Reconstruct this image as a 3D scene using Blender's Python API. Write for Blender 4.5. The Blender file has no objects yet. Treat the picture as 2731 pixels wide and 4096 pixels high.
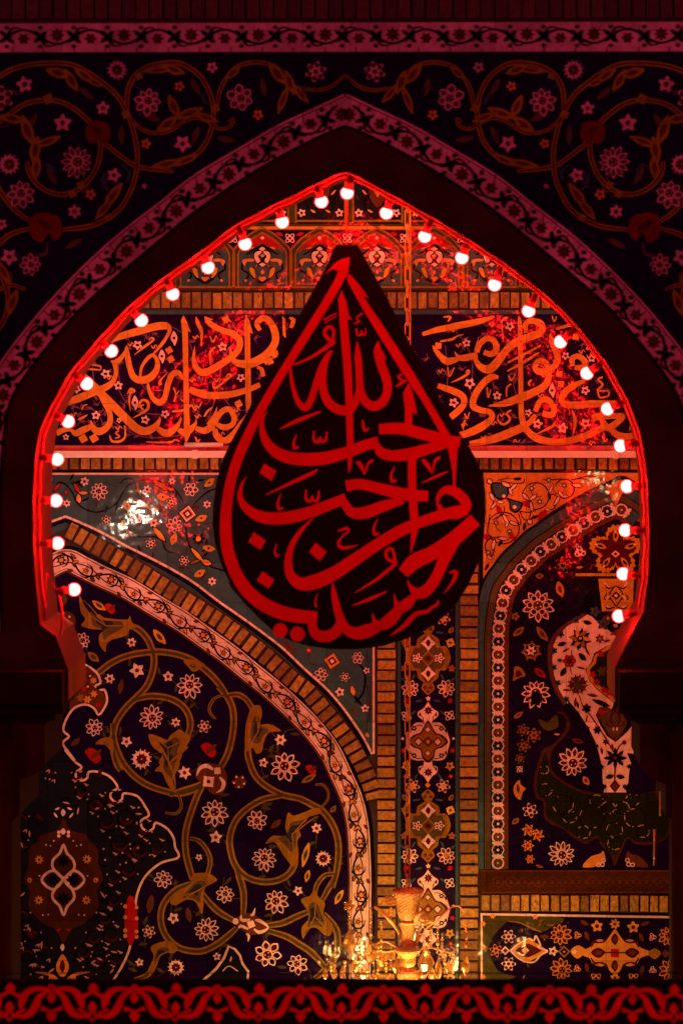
import bpy, math, random
from mathutils import Vector
from mathutils.geometry import tessellate_polygon
random.seed(7)
SC = bpy.context.scene
COL = SC.collection
R = math.radians

# ------------------------------------------------------------------ camera
K = 0.0000885                     # metres per photograph pixel and metre of distance
PX, PY = 1777.0, 1393.0           # principal point in the photograph
CAMY, CAMZ = -12.0, 6.0
YF, YB, YS, YC, YN = 0.0, 2.5, 0.12, 1.6, -1.2   # arch wall, tiled wall, sign, chandelier, banner
def at(px, py, Y):
    d = Y - CAMY
    return Vector(((px - PX) * K * d, Y, CAMZ - (py - PY) * K * d))
cam = bpy.data.cameras.new('camera'); camo = bpy.data.objects.new('camera', cam); COL.objects.link(camo)
camo.location = (0, CAMY, CAMZ); camo.rotation_euler = (R(90), 0, 0)
cam.sensor_fit = 'VERTICAL'; cam.sensor_height = 36; cam.sensor_width = 24
cam.lens = 36 / (4096 * K)
cam.shift_x = (1365.5 - PX) / 4096; cam.shift_y = -(2048 - PY) / 4096
cam.clip_end = 500
cam.dof.use_dof = True; cam.dof.focus_distance = YB - CAMY - 0.1; cam.dof.aperture_fstop = 2.0
SC.camera = camo

# ------------------------------------------------------------------ world and lights
w = bpy.data.worlds.new('World'); SC.world = w; w.use_nodes = True
bg = w.node_tree.nodes['Background']
bg.inputs[0].default_value = (1.0, 0.09, 0.24, 1); bg.inputs[1].default_value = 0.02
SC.view_settings.view_transform = 'Standard'; SC.view_settings.look = 'None'
SC.view_settings.exposure = 0; SC.view_settings.gamma = 1
SC.cycles.use_denoising = True; SC.cycles.max_bounces = 6
SC.cycles.sample_clamp_indirect = 3
def light(name, kind, loc, target, col, power, size=.3, cone=None, blend=.3):
    l = bpy.data.lights.new(name, kind); l.color = col; l.energy = power
    if kind == 'AREA': l.size = size
    else: l.shadow_soft_size = size
    if cone: l.spot_size = R(cone); l.spot_blend = blend
    o = bpy.data.objects.new(name, l); COL.objects.link(o); o.location = loc
    o.rotation_euler = (Vector(target) - Vector(loc)).to_track_quat('-Z', 'Y').to_euler()
    return o
# red floods that wash the front of the arch (stand outside the frame)
light('red_floodlight', 'AREA', (6.5, -5.5, 8.0), at(1381, 700, 0), (1, .085, .19), 150, 1.0)
light('red_floodlight', 'AREA', (-7.5, -5.5, 8.0), at(1381, 700, 0), (1, .085, .19), 130, 1.0)
light('red_sign_floodlight', 'SPOT', (1.75, -1.7, 5.4), at(1380, 1850, YS), (1, .006, .008), 76, .12, 34, .6)
light('red_banner_fill', 'SPOT', (-.4, -4.4, 2.6), at(1365, 4010, YN), (1, .0, .004), 95, .2, 75, .5)  # unseen spot added only to brighten the banner's red

# ------------------------------------------------------------------ materials
MATS = {}
def mat(name, col, rough=.5, bump=0, bscale=60, var=.25, vscale=25, spec=.5, metal=0, emit=None, estr=0, tiles=False):
    m = bpy.data.materials.new(name); m.use_nodes = True; nt = m.node_tree; n = nt.nodes; b = n['Principled BSDF']
    b.inputs['Base Color'].default_value = (*col, 1); b.inputs['Roughness'].default_value = rough
    b.inputs['Specular IOR Level'].default_value = spec; b.inputs['Metallic'].default_value = metal
    tc = n.new('ShaderNodeTexCoord')
    if var:
        no = n.new('ShaderNodeTexNoise'); no.inputs['Scale'].default_value = vscale; no.inputs['Detail'].default_value = 4
        nt.links.new(tc.outputs['Object'], no.inputs['Vector'])
        mr = n.new('ShaderNodeMapRange'); mr.inputs[1].default_value = .3; mr.inputs[2].default_value = .7
        mr.inputs[3].default_value = 1 - var; mr.inputs[4].default_value = 1 + var * .6
        nt.links.new(no.outputs['Fac'], mr.inputs[0])
        mx = n.new('ShaderNodeMix'); mx.data_type = 'RGBA'; mx.blend_type = 'MULTIPLY'; mx.inputs[0].default_value = 1
        mx.inputs[6].default_value = (*col, 1); nt.links.new(mr.outputs[0], mx.inputs[7])
        nt.links.new(mx.outputs[2], b.inputs['Base Color'])
    tn = None
    if tiles:      # hand-set tiles: each a little lighter or darker and a little out of true, with a fine joint
        mp = n.new('ShaderNodeVectorMath'); mp.operation = 'MULTIPLY'; mp.inputs[1].default_value = (4.9, 0, 4.9); nt.links.new(tc.outputs['Object'], mp.inputs[0])
        fl = n.new('ShaderNodeVectorMath'); fl.operation = 'FLOOR'; nt.links.new(mp.outputs[0], fl.inputs[0])
        wn = n.new('ShaderNodeTexWhiteNoise'); wn.noise_dimensions = '3D'; nt.links.new(fl.outputs[0], wn.inputs['Vector'])
        v1 = n.new('ShaderNodeVectorMath'); v1.operation = 'SUBTRACT'; v1.inputs[1].default_value = (.5, .5, .5); nt.links.new(wn.outputs['Color'], v1.inputs[0])
        v2 = n.new('ShaderNodeVectorMath'); v2.operation = 'SCALE'; v2.inputs['Scale'].default_value = .045; nt.links.new(v1.outputs[0], v2.inputs[0])
        ge = n.new('ShaderNodeNewGeometry'); v3 = n.new('ShaderNodeVectorMath'); v3.operation = 'ADD'; nt.links.new(ge.outputs['Normal'], v3.inputs[0]); nt.links.new(v2.outputs[0], v3.inputs[1])
        tn = n.new('ShaderNodeVectorMath'); tn.operation = 'NORMALIZE'; nt.links.new(v3.outputs[0], tn.inputs[0])
        m1 = n.new('ShaderNodeMapRange'); m1.inputs[3].default_value = .78; m1.inputs[4].default_value = 1.18; nt.links.new(wn.outputs['Value'], m1.inputs[0])
        fr = n.new('ShaderNodeVectorMath'); fr.operation = 'FRACTION'; nt.links.new(mp.outputs[0], fr.inputs[0]); sx = n.new('ShaderNodeSeparateXYZ'); nt.links.new(fr.outputs[0], sx.inputs[0])
        mi_ = n.new('ShaderNodeMath'); mi_.operation = 'MINIMUM'; nt.links.new(sx.outputs[0], mi_.inputs[0]); nt.links.new(sx.outputs[2], mi_.inputs[1])
        gt = n.new('ShaderNodeMapRange'); gt.inputs[1].default_value = .012; gt.inputs[2].default_value = .026; gt.inputs[3].default_value = .62; nt.links.new(mi_.outputs[0], gt.inputs[0])
        mm = n.new('ShaderNodeMath'); mm.operation = 'MULTIPLY'; nt.links.new(m1.outputs[0], mm.inputs[0]); nt.links.new(gt.outputs[0], mm.inputs[1])
        mx2 = n.new('ShaderNodeMix'); mx2.data_type = 'RGBA'; mx2.blend_type = 'MULTIPLY'; mx2.inputs[0].default_value = 1
        nt.links.new(mx.outputs[2], mx2.inputs[6]); nt.links.new(mm.outputs[0], mx2.inputs[7]); nt.links.new(mx2.outputs[2], b.inputs['Base Color'])
    if bump:
        nb = n.new('ShaderNodeTexNoise'); nb.inputs['Scale'].default_value = bscale; nb.inputs['Detail'].default_value = .6 if tiles else 3
        nt.links.new(tc.outputs['Object'], nb.inputs['Vector'])
        bp = n.new('ShaderNodeBump'); bp.inputs['Strength'].default_value = bump; bp.inputs['Distance'].default_value = .01
        nt.links.new(nb.outputs['Fac'], bp.inputs['Height'])
        if tn: nt.links.new(tn.outputs[0], bp.inputs['Normal'])
        nt.links.new(bp.outputs[0], b.inputs['Normal'])
    if emit:
        b.inputs['Emission Color'].default_value = (*emit, 1); b.inputs['Emission Strength'].default_value = estr
    MATS[name] = m
    return m
def glaze(name, col, **k):
    a = dict(rough=.095, bump=.15, bscale=25, spec=.3, tiles=True, var=.22, vscale=30); a.update(k); return mat(name, col, **a)
glaze('white', (.76, .64, .58)); glaze('pink', (.62, .36, .42)); glaze('cobalt', (.009, .002, .036)); glaze('inkblue', (.020, .026, .034)); glaze('navy', (.006, .003, .016))
glaze('slate', (.038, .100, .125)); glaze('slatedark', (.009, .011, .022)); glaze('sprig', (.50, .33, .27)); glaze('umber', (.055, .018, .003)); glaze('gold', (.26, .15, .012)); glaze('ochre', (.55, .34, .02))
glaze('orange', (.62, .30, .05)); glaze('olive', (.060, .060, .012)); glaze('brown', (.11, .035, .008)); glaze('maroon', (.07, .006, .005))
glaze('red', (.36, .010, .008)); glaze('black', (.005, .003, .005)); glaze('yellow', (.62, .45, .04)); glaze('green', (.013, .016, .005))
glaze('mauve', (.17, .07, .14)); glaze('letter', (.66, .30, .045)); glaze('lime', (.34, .32, .09)); glaze('greybrown', (.09, .07, .03)); glaze('rose', (.60, .10, .12)); glaze('scroll', (.26, .24, .012)); glaze('rust', (.16, .012, .006))
mat('brick', (.33, .20, .018), .6, .8, 90, .5, 45); mat('brick_light', (.44, .27, .024), .5, .8, 90, .5, 45); mat('brick_deep', (.20, .11, .010), .6, .8, 90, .5, 45)
mat('redbrick', (.09, .03, .02), .7, .5, 120, .35, 40); mat('redbrick_deep', (.06, .02, .015), .7, .5, 120, .35, 40)
mat('mortar', (.025, .012, .005), .8, .4, 90); mat('plaster', (.040, .016, .012), .75, .5, 50, .45, 5, spec=.15); mat('backplaster', (.03, .02, .02), .7, .3, 40)
mat('reveal', (.17, .06, .014), .7, .4, 60, spec=.1); mat('soffit', (.055, .0015, .001), .45, .3, 30, .2, 8); mat('stone', (.016, .003, .0025), .85, .4, 40, .3, 8, spec=.08)
mat('cloth', (.008, .006, .006), .95, .3, 300, .3, 12, spec=.1); mat('redcloth', (.80, .02, .016), .9, .25, 300, .12, 9, spec=.1)
mat('signred', (.85, .012, .010), .85, .2, 200, .12, 9, spec=.1, emit=(1, .004, .004), estr=.02)  # slight red emission added to brighten the letters
mat('bannerred', (.80, .01, .012), .92, .3, 220, .2, 14, spec=.05)
mat('pvc', (.75, .70, .66), .35, 0, var=.08); mat('wire', (.45, .03, .02), .4, 0, var=0); mat('socket', (.16, .02, .015), .4, 0, var=0)
mat('brass', (.55, .27, .05), .28, .2, 60, .15, spec=.9); mat('floor', (.16, .12, .10), .4, .2, 5)
def bulbmat():
    m = bpy.data.materials.new('bulb_glass'); m.use_nodes = True; nt = m.node_tree; n = nt.nodes
    for x in list(n): n.remove(x)
    out = n.new('ShaderNodeOutputMaterial'); em = n.new('ShaderNodeEmission')
    em.inputs[0].default_value = (1, .0043, .0041, 1); em.inputs[1].default_value = 700
    nt.links.new(em.outputs[0], out.inputs[0]); MATS['bulb'] = m
bulbmat()
def emat(name, col, s):
    m = bpy.data.materials.new(name); m.use_nodes = True; nt = m.node_tree; n = nt.nodes
    for x in list(n): n.remove(x)
    out = n.new('ShaderNodeOutputMaterial'); em = n.new('ShaderNodeEmission')
    em.inputs[0].default_value = (*col, 1); em.inputs[1].default_value = s
    nt.links.new(em.outputs[0], out.inputs[0]); MATS[name] = m
emat('neck', (1, .010, .008), 1.0)
def shellmat():  # see-through red emission imitating the halo round each bulb
    m = bpy.data.materials.new('red_halo'); m.use_nodes = True; nt = m.node_tree; n = nt.nodes
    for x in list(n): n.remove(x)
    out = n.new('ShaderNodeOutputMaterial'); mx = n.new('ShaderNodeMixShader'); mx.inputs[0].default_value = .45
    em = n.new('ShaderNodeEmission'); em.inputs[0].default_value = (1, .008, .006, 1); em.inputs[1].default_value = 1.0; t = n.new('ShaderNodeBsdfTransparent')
    nt.links.new(t.outputs[0], mx.inputs[1]); nt.links.new(em.outputs[0], mx.inputs[2]); nt.links.new(mx.outputs[0], out.inputs[0]); MATS['red_halo'] = m
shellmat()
emat('lamp_fill', (1, .36, .18), 500)  # for the added fill pair behind the apex
emat('lamp_white', (1, .70, .48), 1500)
emat('lamp_warm', (1, .44, .20), 200)
emat('candle', (1, .42, .12), 210)
emat('candle_front', (1, .46, .14), 1150)
def crystal():
    m = bpy.data.materials.new('crystal'); m.use_nodes = True; nt = m.node_tree; n = nt.nodes
    for x in list(n): n.remove(x)
    out = n.new('ShaderNodeOutputMaterial'); mx = n.new('ShaderNodeMixShader'); g = n.new('ShaderNodeBsdfGlossy'); t = n.new('ShaderNodeBsdfTransparent')
    d = n.new('ShaderNodeBsdfTranslucent'); d.inputs[0].default_value = (1, .75, .4, 1); m2 = n.new('ShaderNodeMixShader'); m2.inputs[0].default_value = .5
    g.inputs[0].default_value = (1, .8, .5, 1); g.inputs[1].default_value = .12; t.inputs[0].default_value = (.9, .75, .5, 1)
    mx.inputs[0].default_value = .5
    nt.links.new(g.outputs[0], m2.inputs[1]); nt.links.new(d.outputs[0], m2.inputs[2])
    nt.links.new(t.outputs[0], mx.inputs[1]); nt.links.new(m2.outputs[0], mx.inputs[2]); nt.links.new(mx.outputs[0], out.inputs[0]); MATS['crystal'] = m
    m = m.copy(); m.name = 'crystal_lit'; MATS['crystal_lit'] = m  # brighter copy, scattered over facets to imitate sparkle
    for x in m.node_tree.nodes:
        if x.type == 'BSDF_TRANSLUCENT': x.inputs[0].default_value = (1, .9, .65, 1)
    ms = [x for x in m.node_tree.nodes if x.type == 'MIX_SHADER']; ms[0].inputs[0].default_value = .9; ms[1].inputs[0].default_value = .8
crystal()
mat('cut_glass', (.95, .58, .15), .18, .9, 150, .4, 90, spec=1); mat('cut_glass_dark', (.68, .34, .07), .2, .9, 150, .4, 90, spec=1); mat('gilt', (.95, .62, .2), .2, .2, 60, .2, spec=1)

# ------------------------------------------------------------------ object helpers
def thing(name, label, cat, loc=(0, 0, 0), group=None):
    o = bpy.data.objects.new(name, None); COL.objects.link(o); o.location = loc
    o.empty_display_size = .1
    tag(o, label, cat, group); return o
def tag(o, label, cat, group=None):
    o['label'] = label; o['category'] = cat
    if group: o['group'] = group
class MB:
    """collects faces of several materials and links them as ONE mesh"""
    def __init__(s): s.v = []; s.f = []; s.m = []; s.mn = []; s.smooth = set()
    def mi(s, name):
        if name not in s.mn: s.mn.append(name)
        return s.mn.index(name)
    def add(s, vs, fs, m, smooth=False):
        b = len(s.v); s.v += [tuple(x) for x in vs]; k = s.mi(m)
        for f in fs:
            if smooth: s.smooth.add(len(s.f))
            s.f.append(tuple(i + b for i in f)); s.m.append(k)
    def box(s, a, b, m):
        (x0, y0, z0), (x1, y1, z1) = a, b
        s.add([(x0, y0, z0), (x1, y0, z0), (x1, y1, z0), (x0, y1, z0), (x0, y0, z1), (x1, y0, z1), (x1, y1, z1), (x0, y1, z1)],
              [(0, 3, 2, 1), (4, 5, 6, 7), (0, 1, 5, 4), (1, 2, 6, 5), (2, 3, 7, 6), (3, 0, 4, 7)], m)
    def tube(s, pts, r, m, n=8, closed=False, rad=None):
        P = [Vector(p) for p in pts]; rings = []; N = len(P)
        for i, p in enumerate(P):
            if closed: t = P[(i + 1) % N] - P[i - 1]
            else: t = P[min(i + 1, N - 1)] - P[max(i - 1, 0)]
            t.normalize(); u = t.cross(Vector((0, 1, 0.013)));
            if u.length < .05: u = t.cross(Vector((1, 0, 0)))
            u.normalize(); q = t.cross(u); rr = rad[i] if rad else r
            rings.append([p + (u * math.cos(a) + q * math.sin(a)) * rr for a in [2 * math.pi * k / n for k in range(n)]])
        vs = [x for ring in rings for x in ring]; fs = []
        for i in range(N if closed else N - 1):
            j = (i + 1) % N
            for k in range(n): fs.append((i * n + k, i * n + (k + 1) % n, j * n + (k + 1) % n, j * n + k))
        if not closed: fs += [tuple(range(n))[::-1], tuple((N - 1) * n + k for k in range(n))]
        s.add(vs, fs, m, True)
    def lathe(s, c, prof, m, n=24):
        vs = []; fs = []
        for (r, z) in prof:
            for k in range(n):
                a = 2 * math.pi * k / n; vs.append((c[0] + r * math.cos(a), c[1] + r * math.sin(a), c[2] + z))
        for i in range(len(prof) - 1):
            for k in range(n): fs.append((i * n + k, i * n + (k + 1) % n, (i + 1) * n + (k + 1) % n, (i + 1) * n + k))
        s.add(vs, fs, m, True)
    def sphere(s, c, r, m, nu=16, nv=10):
        s.lathe(c, [(max(1e-5, r * math.sin(math.pi * i / nv)), r * math.cos(math.pi * i / nv)) for i in range(nv + 1)], m, nu)
    def build(s, name, parent=None, base=(0, 0, 0)):
        me = bpy.data.meshes.new(name)
        B = Vector(parent.location) if parent else Vector(base)
        me.from_pydata([Vector(v) - B for v in s.v], [], s.f)
        for k in s.mn: me.materials.append(MATS[k])
        me.polygons.foreach_set('material_index', s.m)
        if s.smooth: me.polygons.foreach_set('use_smooth', [i in s.smooth for i in range(len(s.f))])
        me.update()
        o = bpy.data.objects.new(name, me); COL.objects.link(o)
        if parent: o.parent = parent
        else: o.location = B
        return o

def cr(pts, closed=False, step=9.):
    """Catmull-Rom through points of any dimension"""
    n = len(pts)
    if n < 3 and not closed: return [tuple(map(float, p)) for p in pts]
    out = []
    rng = range(n if closed else n - 1)
    for i in rng:
        if closed: a, b, c, d = pts[i - 1], pts[i], pts[(i + 1) % n], pts[(i + 2) % n]
        else: a, b, c, d = pts[max(i - 1, 0)], pts[i], pts[i + 1], pts[min(i + 2, n - 1)]
        L = math.hypot(c[0] - b[0], c[1] - b[1]); k = max(2, min(14, int(L / step)))
        for j in range(k):
            t = j / k; t2 = t * t; t3 = t2 * t
            out.append(tuple(.5 * ((2 * q) + (r_ - p) * t + (2 * p - 5 * q + 4 * r_ - s_) * t2 + (3 * q - p - 3 * r_ + s_) * t3)
                             for p, q, r_, s_ in zip(a, b, c, d)))
    if not closed: out.append(tuple(map(float, pts[-1])))
    return out

class Pen:
    """lays flat inlay pieces on the wall plane Y; coordinates of a crop of the photograph (ox, oy, scale)"""
    def __init__(s, mb, Y, crop=(0, 0, 1), z=.004):
        s.mb, s.Y, s.crop, s.z, s.n, s.mir = mb, Y, crop, z, 0, None
    def to(s, crop, z=None):
        s.crop = crop
        if z is not None: s.z = z
        return s
    def P(s, x, y, dz):
        X = s.crop[0] + x * s.crop[2]; Yp = s.crop[1] + y * s.crop[2]
        if s.mir is not None: X = 2 * s.mir - X
        v = at(X, Yp, s.Y); v.y -= dz; return v
    def dz(s, lift=0):
        s.n += 1; return s.z + lift + (s.n % 36) * .000012
    def face(s, vs, fs, m): s.mb.add(vs, fs, m)
    def poly(s, pts, m, smooth=False, lift=0, holes=()):
        if smooth: pts = cr(pts, True)
        dz = s.dz(lift); loops = [pts] + [list(h) for h in holes]
        tri = tessellate_polygon([[Vector((p[0], p[1], 0)) for p in l] for l in loops])
        allp = [p for l in loops for p in l]
        s.face([s.P(p[0], p[1], dz) for p in allp], tri, m)
    def sp(s, pts, m, lift=0): s.poly(pts, m, True, lift)
    def rib(s, pts, m, lift=0, w=None, smooth=True, closed=False):
        if w is not None: pts = [(p[0], p[1], w) for p in pts]
        q = cr(pts, closed) if smooth else pts
        N = len(q); dz = s.dz(lift); vs = []; fs = []
        for i in range(N):
            a = q[i - 1] if (i or closed) else q[i]; b = q[(i + 1) % N] if (i < N - 1 or closed) else q[i]
            tx, ty = b[0] - a[0], b[1] - a[1]; L = math.hypot(tx, ty) or 1
            nx, ny = -ty / L, tx / L; h = max(.4, q[i][2] * .5); e = dz + i * .000001
            vs += [s.P(q[i][0] + nx * h, q[i][1] + ny * h, e), s.P(q[i][0] - nx * h, q[i][1] - ny * h, e)]
        for i in range(N if closed else N - 1):
            j = (i + 1) % N
            fs.append((2 * i, 2 * i + 1, 2 * j + 1, 2 * j))
        s.face(vs, fs, m)
    def disc(s, x, y, r, m, lift=0, n=14, ry=None, rot=0):
        ry = ry or r; c, si = math.cos(rot), math.sin(rot); pts = []
        for k in range(n):
            a = 2 * math.pi * k / n; u, v = r * math.cos(a), ry * math.sin(a); pts.append((x + u * c - v * si, y + u * si + v * c))
        s.poly(pts, m, False, lift)
    def ring(s, x, y, r, w, m, lift=0, n=20):
        s.rib([(x + r * math.cos(2 * math.pi * k / n), y + r * math.sin(2 * math.pi * k / n), w) for k in range(n)], m, lift, smooth=False, closed=True)
    def dia(s, x, y, r, m, rot=.3, lift=0, asp=1.):
        s.poly([(x + r * (1 if k % 2 else asp) * math.cos(rot + k * math.pi / 2), y + r * (1 if k % 2 else asp) * math.sin(rot + k * math.pi / 2)) for k in range(4)], m, lift=lift)
    def leaf(s, x, y, L, W, ang, m, inner=None, lift=0):
        c, si = math.cos(ang), math.sin(ang)
        sh = [(-.5, 0), (-.25, .38), (.1, .5), (.35, .22), (.5, 0), (.3, -.3), (0, -.45), (-.3, -.32)]
        T = lambda k: [(x + (u * L * c - v * W * si) * k, y + (u * L * si + v * W * c) * k) for u, v in sh]
        s.sp(T(1), m, lift)
        if inner: s.sp(T(.5), inner, lift + .0006)
    # flowers
    def five(s, x, y, r, n=5, m='white', c='brown', rot=None, lift=.001):
        rot = random.random() * 6 if rot is None else rot
        s.poly([(x + r * (.80 + .20 * math.cos(n * a)) * math.cos(a + rot), y + r * (.80 + .20 * math.cos(n * a)) * math.sin(a + rot)) for a in [2 * math.pi * k / 40 for k in range(40)]], m, lift=lift)
        if c: s.disc(x, y, r * .34, c, lift + .0008)
    def star(s, x, y, r, n=6, m='white', c='brown', rot=None, lift=.001, deep=.55):
        rot = random.random() * 6 if rot is None else rot; pts = []
        for k in range(n):
            for da, f in ((0, 1), (.25, .72), (.5, deep), (.75, .72)):
                a = rot + 2 * math.pi * (k + da) / n; pts.append((x + r * f * math.cos(a), y + r * f * math.sin(a)))
        s.poly(pts, m, lift=lift)
        if c: s.disc(x, y, r * .27, c, lift + .0008)
    def ring6(s, x, y, r, n=6, m='white', c='maroon', rot=None, lift=.001):
        rot = random.random() if rot is None else rot
        s.five(x, y, r * 1.04, n, m, None, rot, lift)
        for k in range(n):
            a = rot + 2 * math.pi * k / n; s.disc(x + r * .63 * math.cos(a), y + r * .63 * math.sin(a), r * .235, c, lift + .0008, 9)
        s.disc(x, y, r * .25, c, lift + .0008, 9)
    def spiky(s, x, y, r, m='white', c='maroon', lift=.001):
        s.star(x, y, r, 13, m, None, lift=lift, deep=.78); s.star(x, y, r * .62, 9, c, None, lift=lift + .0008, deep=.72); s.disc(x, y, r * .07, m, lift + .0016, 8)
    def lotus(s, x, y, r, n=10, m='white', c='maroon', c2='green', rot=None, lift=.001, off=None):
        rot = random.random() * 6 if rot is None else rot
        ox, oy = (off if off else (r * .12 * math.cos(rot + 1), r * .12 * math.sin(rot + 1)))
        def petal(a, L, Wd, k, mm, lf):
            ca, sa = math.cos(a), math.sin(a); sh = [(.30, 0), (.48, .26), (.72, .34), (.88, .2), (1.0, 0), (.88, -.2), (.72, -.34), (.48, -.26)]
            mid = .66
            pts = [(x + ox + L * ((mid + (u - mid) * k) * ca - v * Wd * k * sa), y + oy + L * ((mid + (u - mid) * k) * sa + v * Wd * k * ca)) for u, v in sh]
            s.poly(pts, mm, lift=lf)
        wd = 5.4 / n
        for k in range(n):
            a = rot + 2 * math.pi * k / n
            L = math.sqrt(max(.1, r * r)) - (ox * math.cos(a) + oy * math.sin(a)); L *= random.uniform(.92, 1.04)
            petal(a, L, wd, 1.12, m, lift); petal(a, L, wd, .74, (c, c2)[(k % 3) == 0], lift + .0007)
        s.disc(x + ox, y + oy, r * .42, m, lift + .0012, 14); s.disc(x + ox, y + oy, r * .31, c, lift + .0018, 12)
        for k in range(3):
            a = rot + k * 2.1; s.disc(x + ox + r * .17 * math.cos(a), y + oy + r * .17 * math.sin(a), r * .055, m, lift + .0023, 7)
    def gv(s, pts, w=27, m='gold', c='olive', lift=0):
        n = len(pts); s.rib([(p[0], p[1], w * (.75 if i in (0, n - 1) else 1)) for i, p in enumerate(pts)], m, lift)
        s.rib([(p[0], p[1], w * .42) for p in pts], c, lift + .0007)
    def palm(s, pts, m='gold', c='greybrown', k=.62):
        s.sp(pts, m, .0012)
        cx = sum(p[0] for p in pts) / len(pts); cy = sum(p[1] for p in pts) / len(pts); n = len(pts)
        inn = []
        for i in range(n):
            a = pts[i - 1]; b = pts[(i + 1) % n]; qx = (a[0] + b[0]) / 2 * .5 + pts[i][0] * .5; qy = (a[1] + b[1]) / 2 * .5 + pts[i][1] * .5
            inn.append((cx + (qx - cx) * k, cy + (qy - cy) * k))
        s.sp(inn, c, .0018)
        s.sp([(cx + (u - cx) * .55 + (pts[0][0] - cx) * .08, cy + (v - cy) * .55 + (pts[0][1] - cy) * .08) for u, v in inn], 'inkblue', .0024)
        far = sorted(pts, key=lambda q_: -math.hypot(q_[0] - cx, q_[1] - cy))[:3]
        for q_ in far: s.rib([(cx, cy, 9), ((cx + q_[0]) / 2 + 6, (cy + q_[1]) / 2 - 6, 8), (cx + (q_[0] - cx) * .85, cy + (q_[1] - cy) * .85, 4)], m, .003)

class Path:
    def __init__(s, pts):
        s.q = cr(pts, False, 6); s.d = [0]
        for a, b in zip(s.q, s.q[1:]): s.d.append(s.d[-1] + math.hypot(b[0] - a[0], b[1] - a[1]))
        s.L = s.d[-1]
    def pos(s, t, off=0):
        t = max(0, min(s.L, t)); i = 0
        lo, hi = 0, len(s.d) - 1
        while hi - lo > 1:
            m = (lo + hi) // 2
            if s.d[m] <= t: lo = m
            else: hi = m
        a, b = s.q[lo], s.q[hi]; L = (s.d[hi] - s.d[lo]) or 1; f = (t - s.d[lo]) / L
        tx, ty = (b[0] - a[0]) / L, (b[1] - a[1]) / L
        return a[0] + (b[0] - a[0]) * f - ty * off, a[1] + (b[1] - a[1]) * f + tx * off, tx, ty
    def line(s, off=0, step=8, t0=0, t1=None):
        t1 = s.L if t1 is None else t1; n = max(2, int((t1 - t0) / step))
        return [s.pos(t0 + (t1 - t0) * i / n, off)[:2] for i in range(n + 1)]

def conv(crop, pts): return [(crop[0] + p[0] * crop[2], crop[1] + p[1] * crop[2]) for p in pts]
D2 = 2731 / 1568.
CD = (0, 0, D2)                          # the whole photograph at 1568 wide
CA = (0, 1800, .8712); CB = (0, 2900, .8712); CC = (1366, 1800, .8706); CE4 = (1366, 2900, .8706)
TL = (0, 0, .8712); FL = (200, 1230, .5102); FR = (1760, 1230, .5102); MN = (700, 680, .4464); LC = (100, 650, .8074)
T1 = (820, 950, .7398); T2 = (820, 1700, .7398)
L1 = (200, 2350, .4464); L2 = (700, 2750, .5102); L3 = (560, 3250, .5102); SPC = (180, 1870, .4592); RG = (1900, 1880, .3827)
R1 = (2000, 2050, .3827); R2 = (2000, 2800, .4464); CM = (1560, 2500, .38246); BP = (1900, 3640, .53); CE = (1180, 3400, .4783); BN = (0, 3890, .4464)
LL = (0, 3100, .3614)
SRC = (0, 0, 1)

def bricks(mb, Y, z, path, h, pitch, mats=('brick', 'brick_light', 'brick_deep'), gap=.22, thick=.012, t0=0, t1=None, off=0):
    """soldier course along a path, each brick a raised block"""
    t1 = path.L if t1 is None else t1; n = int((t1 - t0) / pitch)
    for i in range(n):
        a = t0 + i * pitch + pitch * gap * .5 * random.uniform(.6, 1.3); b = t0 + (i + 1) * pitch - pitch * gap * .5 * random.uniform(.6, 1.3); m = random.choice(mats)
        j = random.uniform(-2, 2); jj = random.uniform(-2, 2); dz = z + thick + random.uniform(-.002, .003)
        cs = [path.pos(a, off - h / 2 + j)[:2], path.pos(b, off - h / 2 + j)[:2], path.pos(b, off + h / 2 + jj)[:2], path.pos(a, off + h / 2 + jj)[:2]]
        f = [at(x, y, Y) - Vector((0, dz, 0)) for x, y in cs]; g = [at(x, y, Y) - Vector((0, z - .001, 0)) for x, y in cs]
        mb.add(f + g, [(0, 1, 2, 3), (0, 4, 5, 1), (1, 5, 6, 2), (2, 6, 7, 3), (3, 7, 4, 0)], m)
def hpath(x0, x1, y, y1=None): return Path([(x0, y), ((x0 + x1) / 2, (y + (y if y1 is None else y1)) / 2), (x1, y if y1 is None else y1)])
def vpath(x, y0, y1): return Path([(x, y0), (x, (y0 + y1) / 2), (x, y1)])

#==================================================================== the setting
g = MB(); g.box((-40, -60, -.2), (40, 40, 0), 'floor'); o = g.build('ground'); o['kind'] = 'structure'
g = MB(); g.box((-4.5, YF + .56, 8.3), (4.5, YB + .02, 8.5), 'backplaster'); o = g.build('ceiling'); o['kind'] = 'structure'
#==================================================================== ARCH WALL (front)
AW = thing('arch_wall', 'dark red lit arch wall with floral tile spandrels framing the opening', 'wall', (-.4, .28, 0))
AX = 1381.0                                                            # axis of the arch
openL = conv(CD, [(797, 396), (771, 402), (730, 421), (675, 448), (618, 476), (535, 521), (465, 575), (377, 637), (289, 711), (220, 786), (159, 860), (113, 943), (92, 990), (83, 1045), (78, 1115), (77, 1200), (80, 1300), (88, 1385), (92, 1430)])
openR = conv(CD, [(826, 408), (905, 451), (983, 494), (1081, 554), (1183, 623), (1294, 716), (1386, 827), (1433, 906), (1461, 971), (1474, 1022), (1484, 1096), (1489, 1200), (1488, 1300), (1476, 1405)])
eL = [(165, 2500), (225, 2545), (275, 2680), (275, 2800), (235, 2850), (180, 2900), (180, 3060), (140, 3100), (80, 3120), (80, 3260), (30, 3300), (5, 3340), (5, 4200), (5, 8020)]
eR = [(2540, 2500), (2457, 2672), (2457, 2802), (2500, 2860), (2557, 2900), (2557, 3060), (2600, 3110), (2660, 3140), (2660, 3260), (2700, 3290), (2716, 3330), (2716, 4200), (2716, 8020)]
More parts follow.
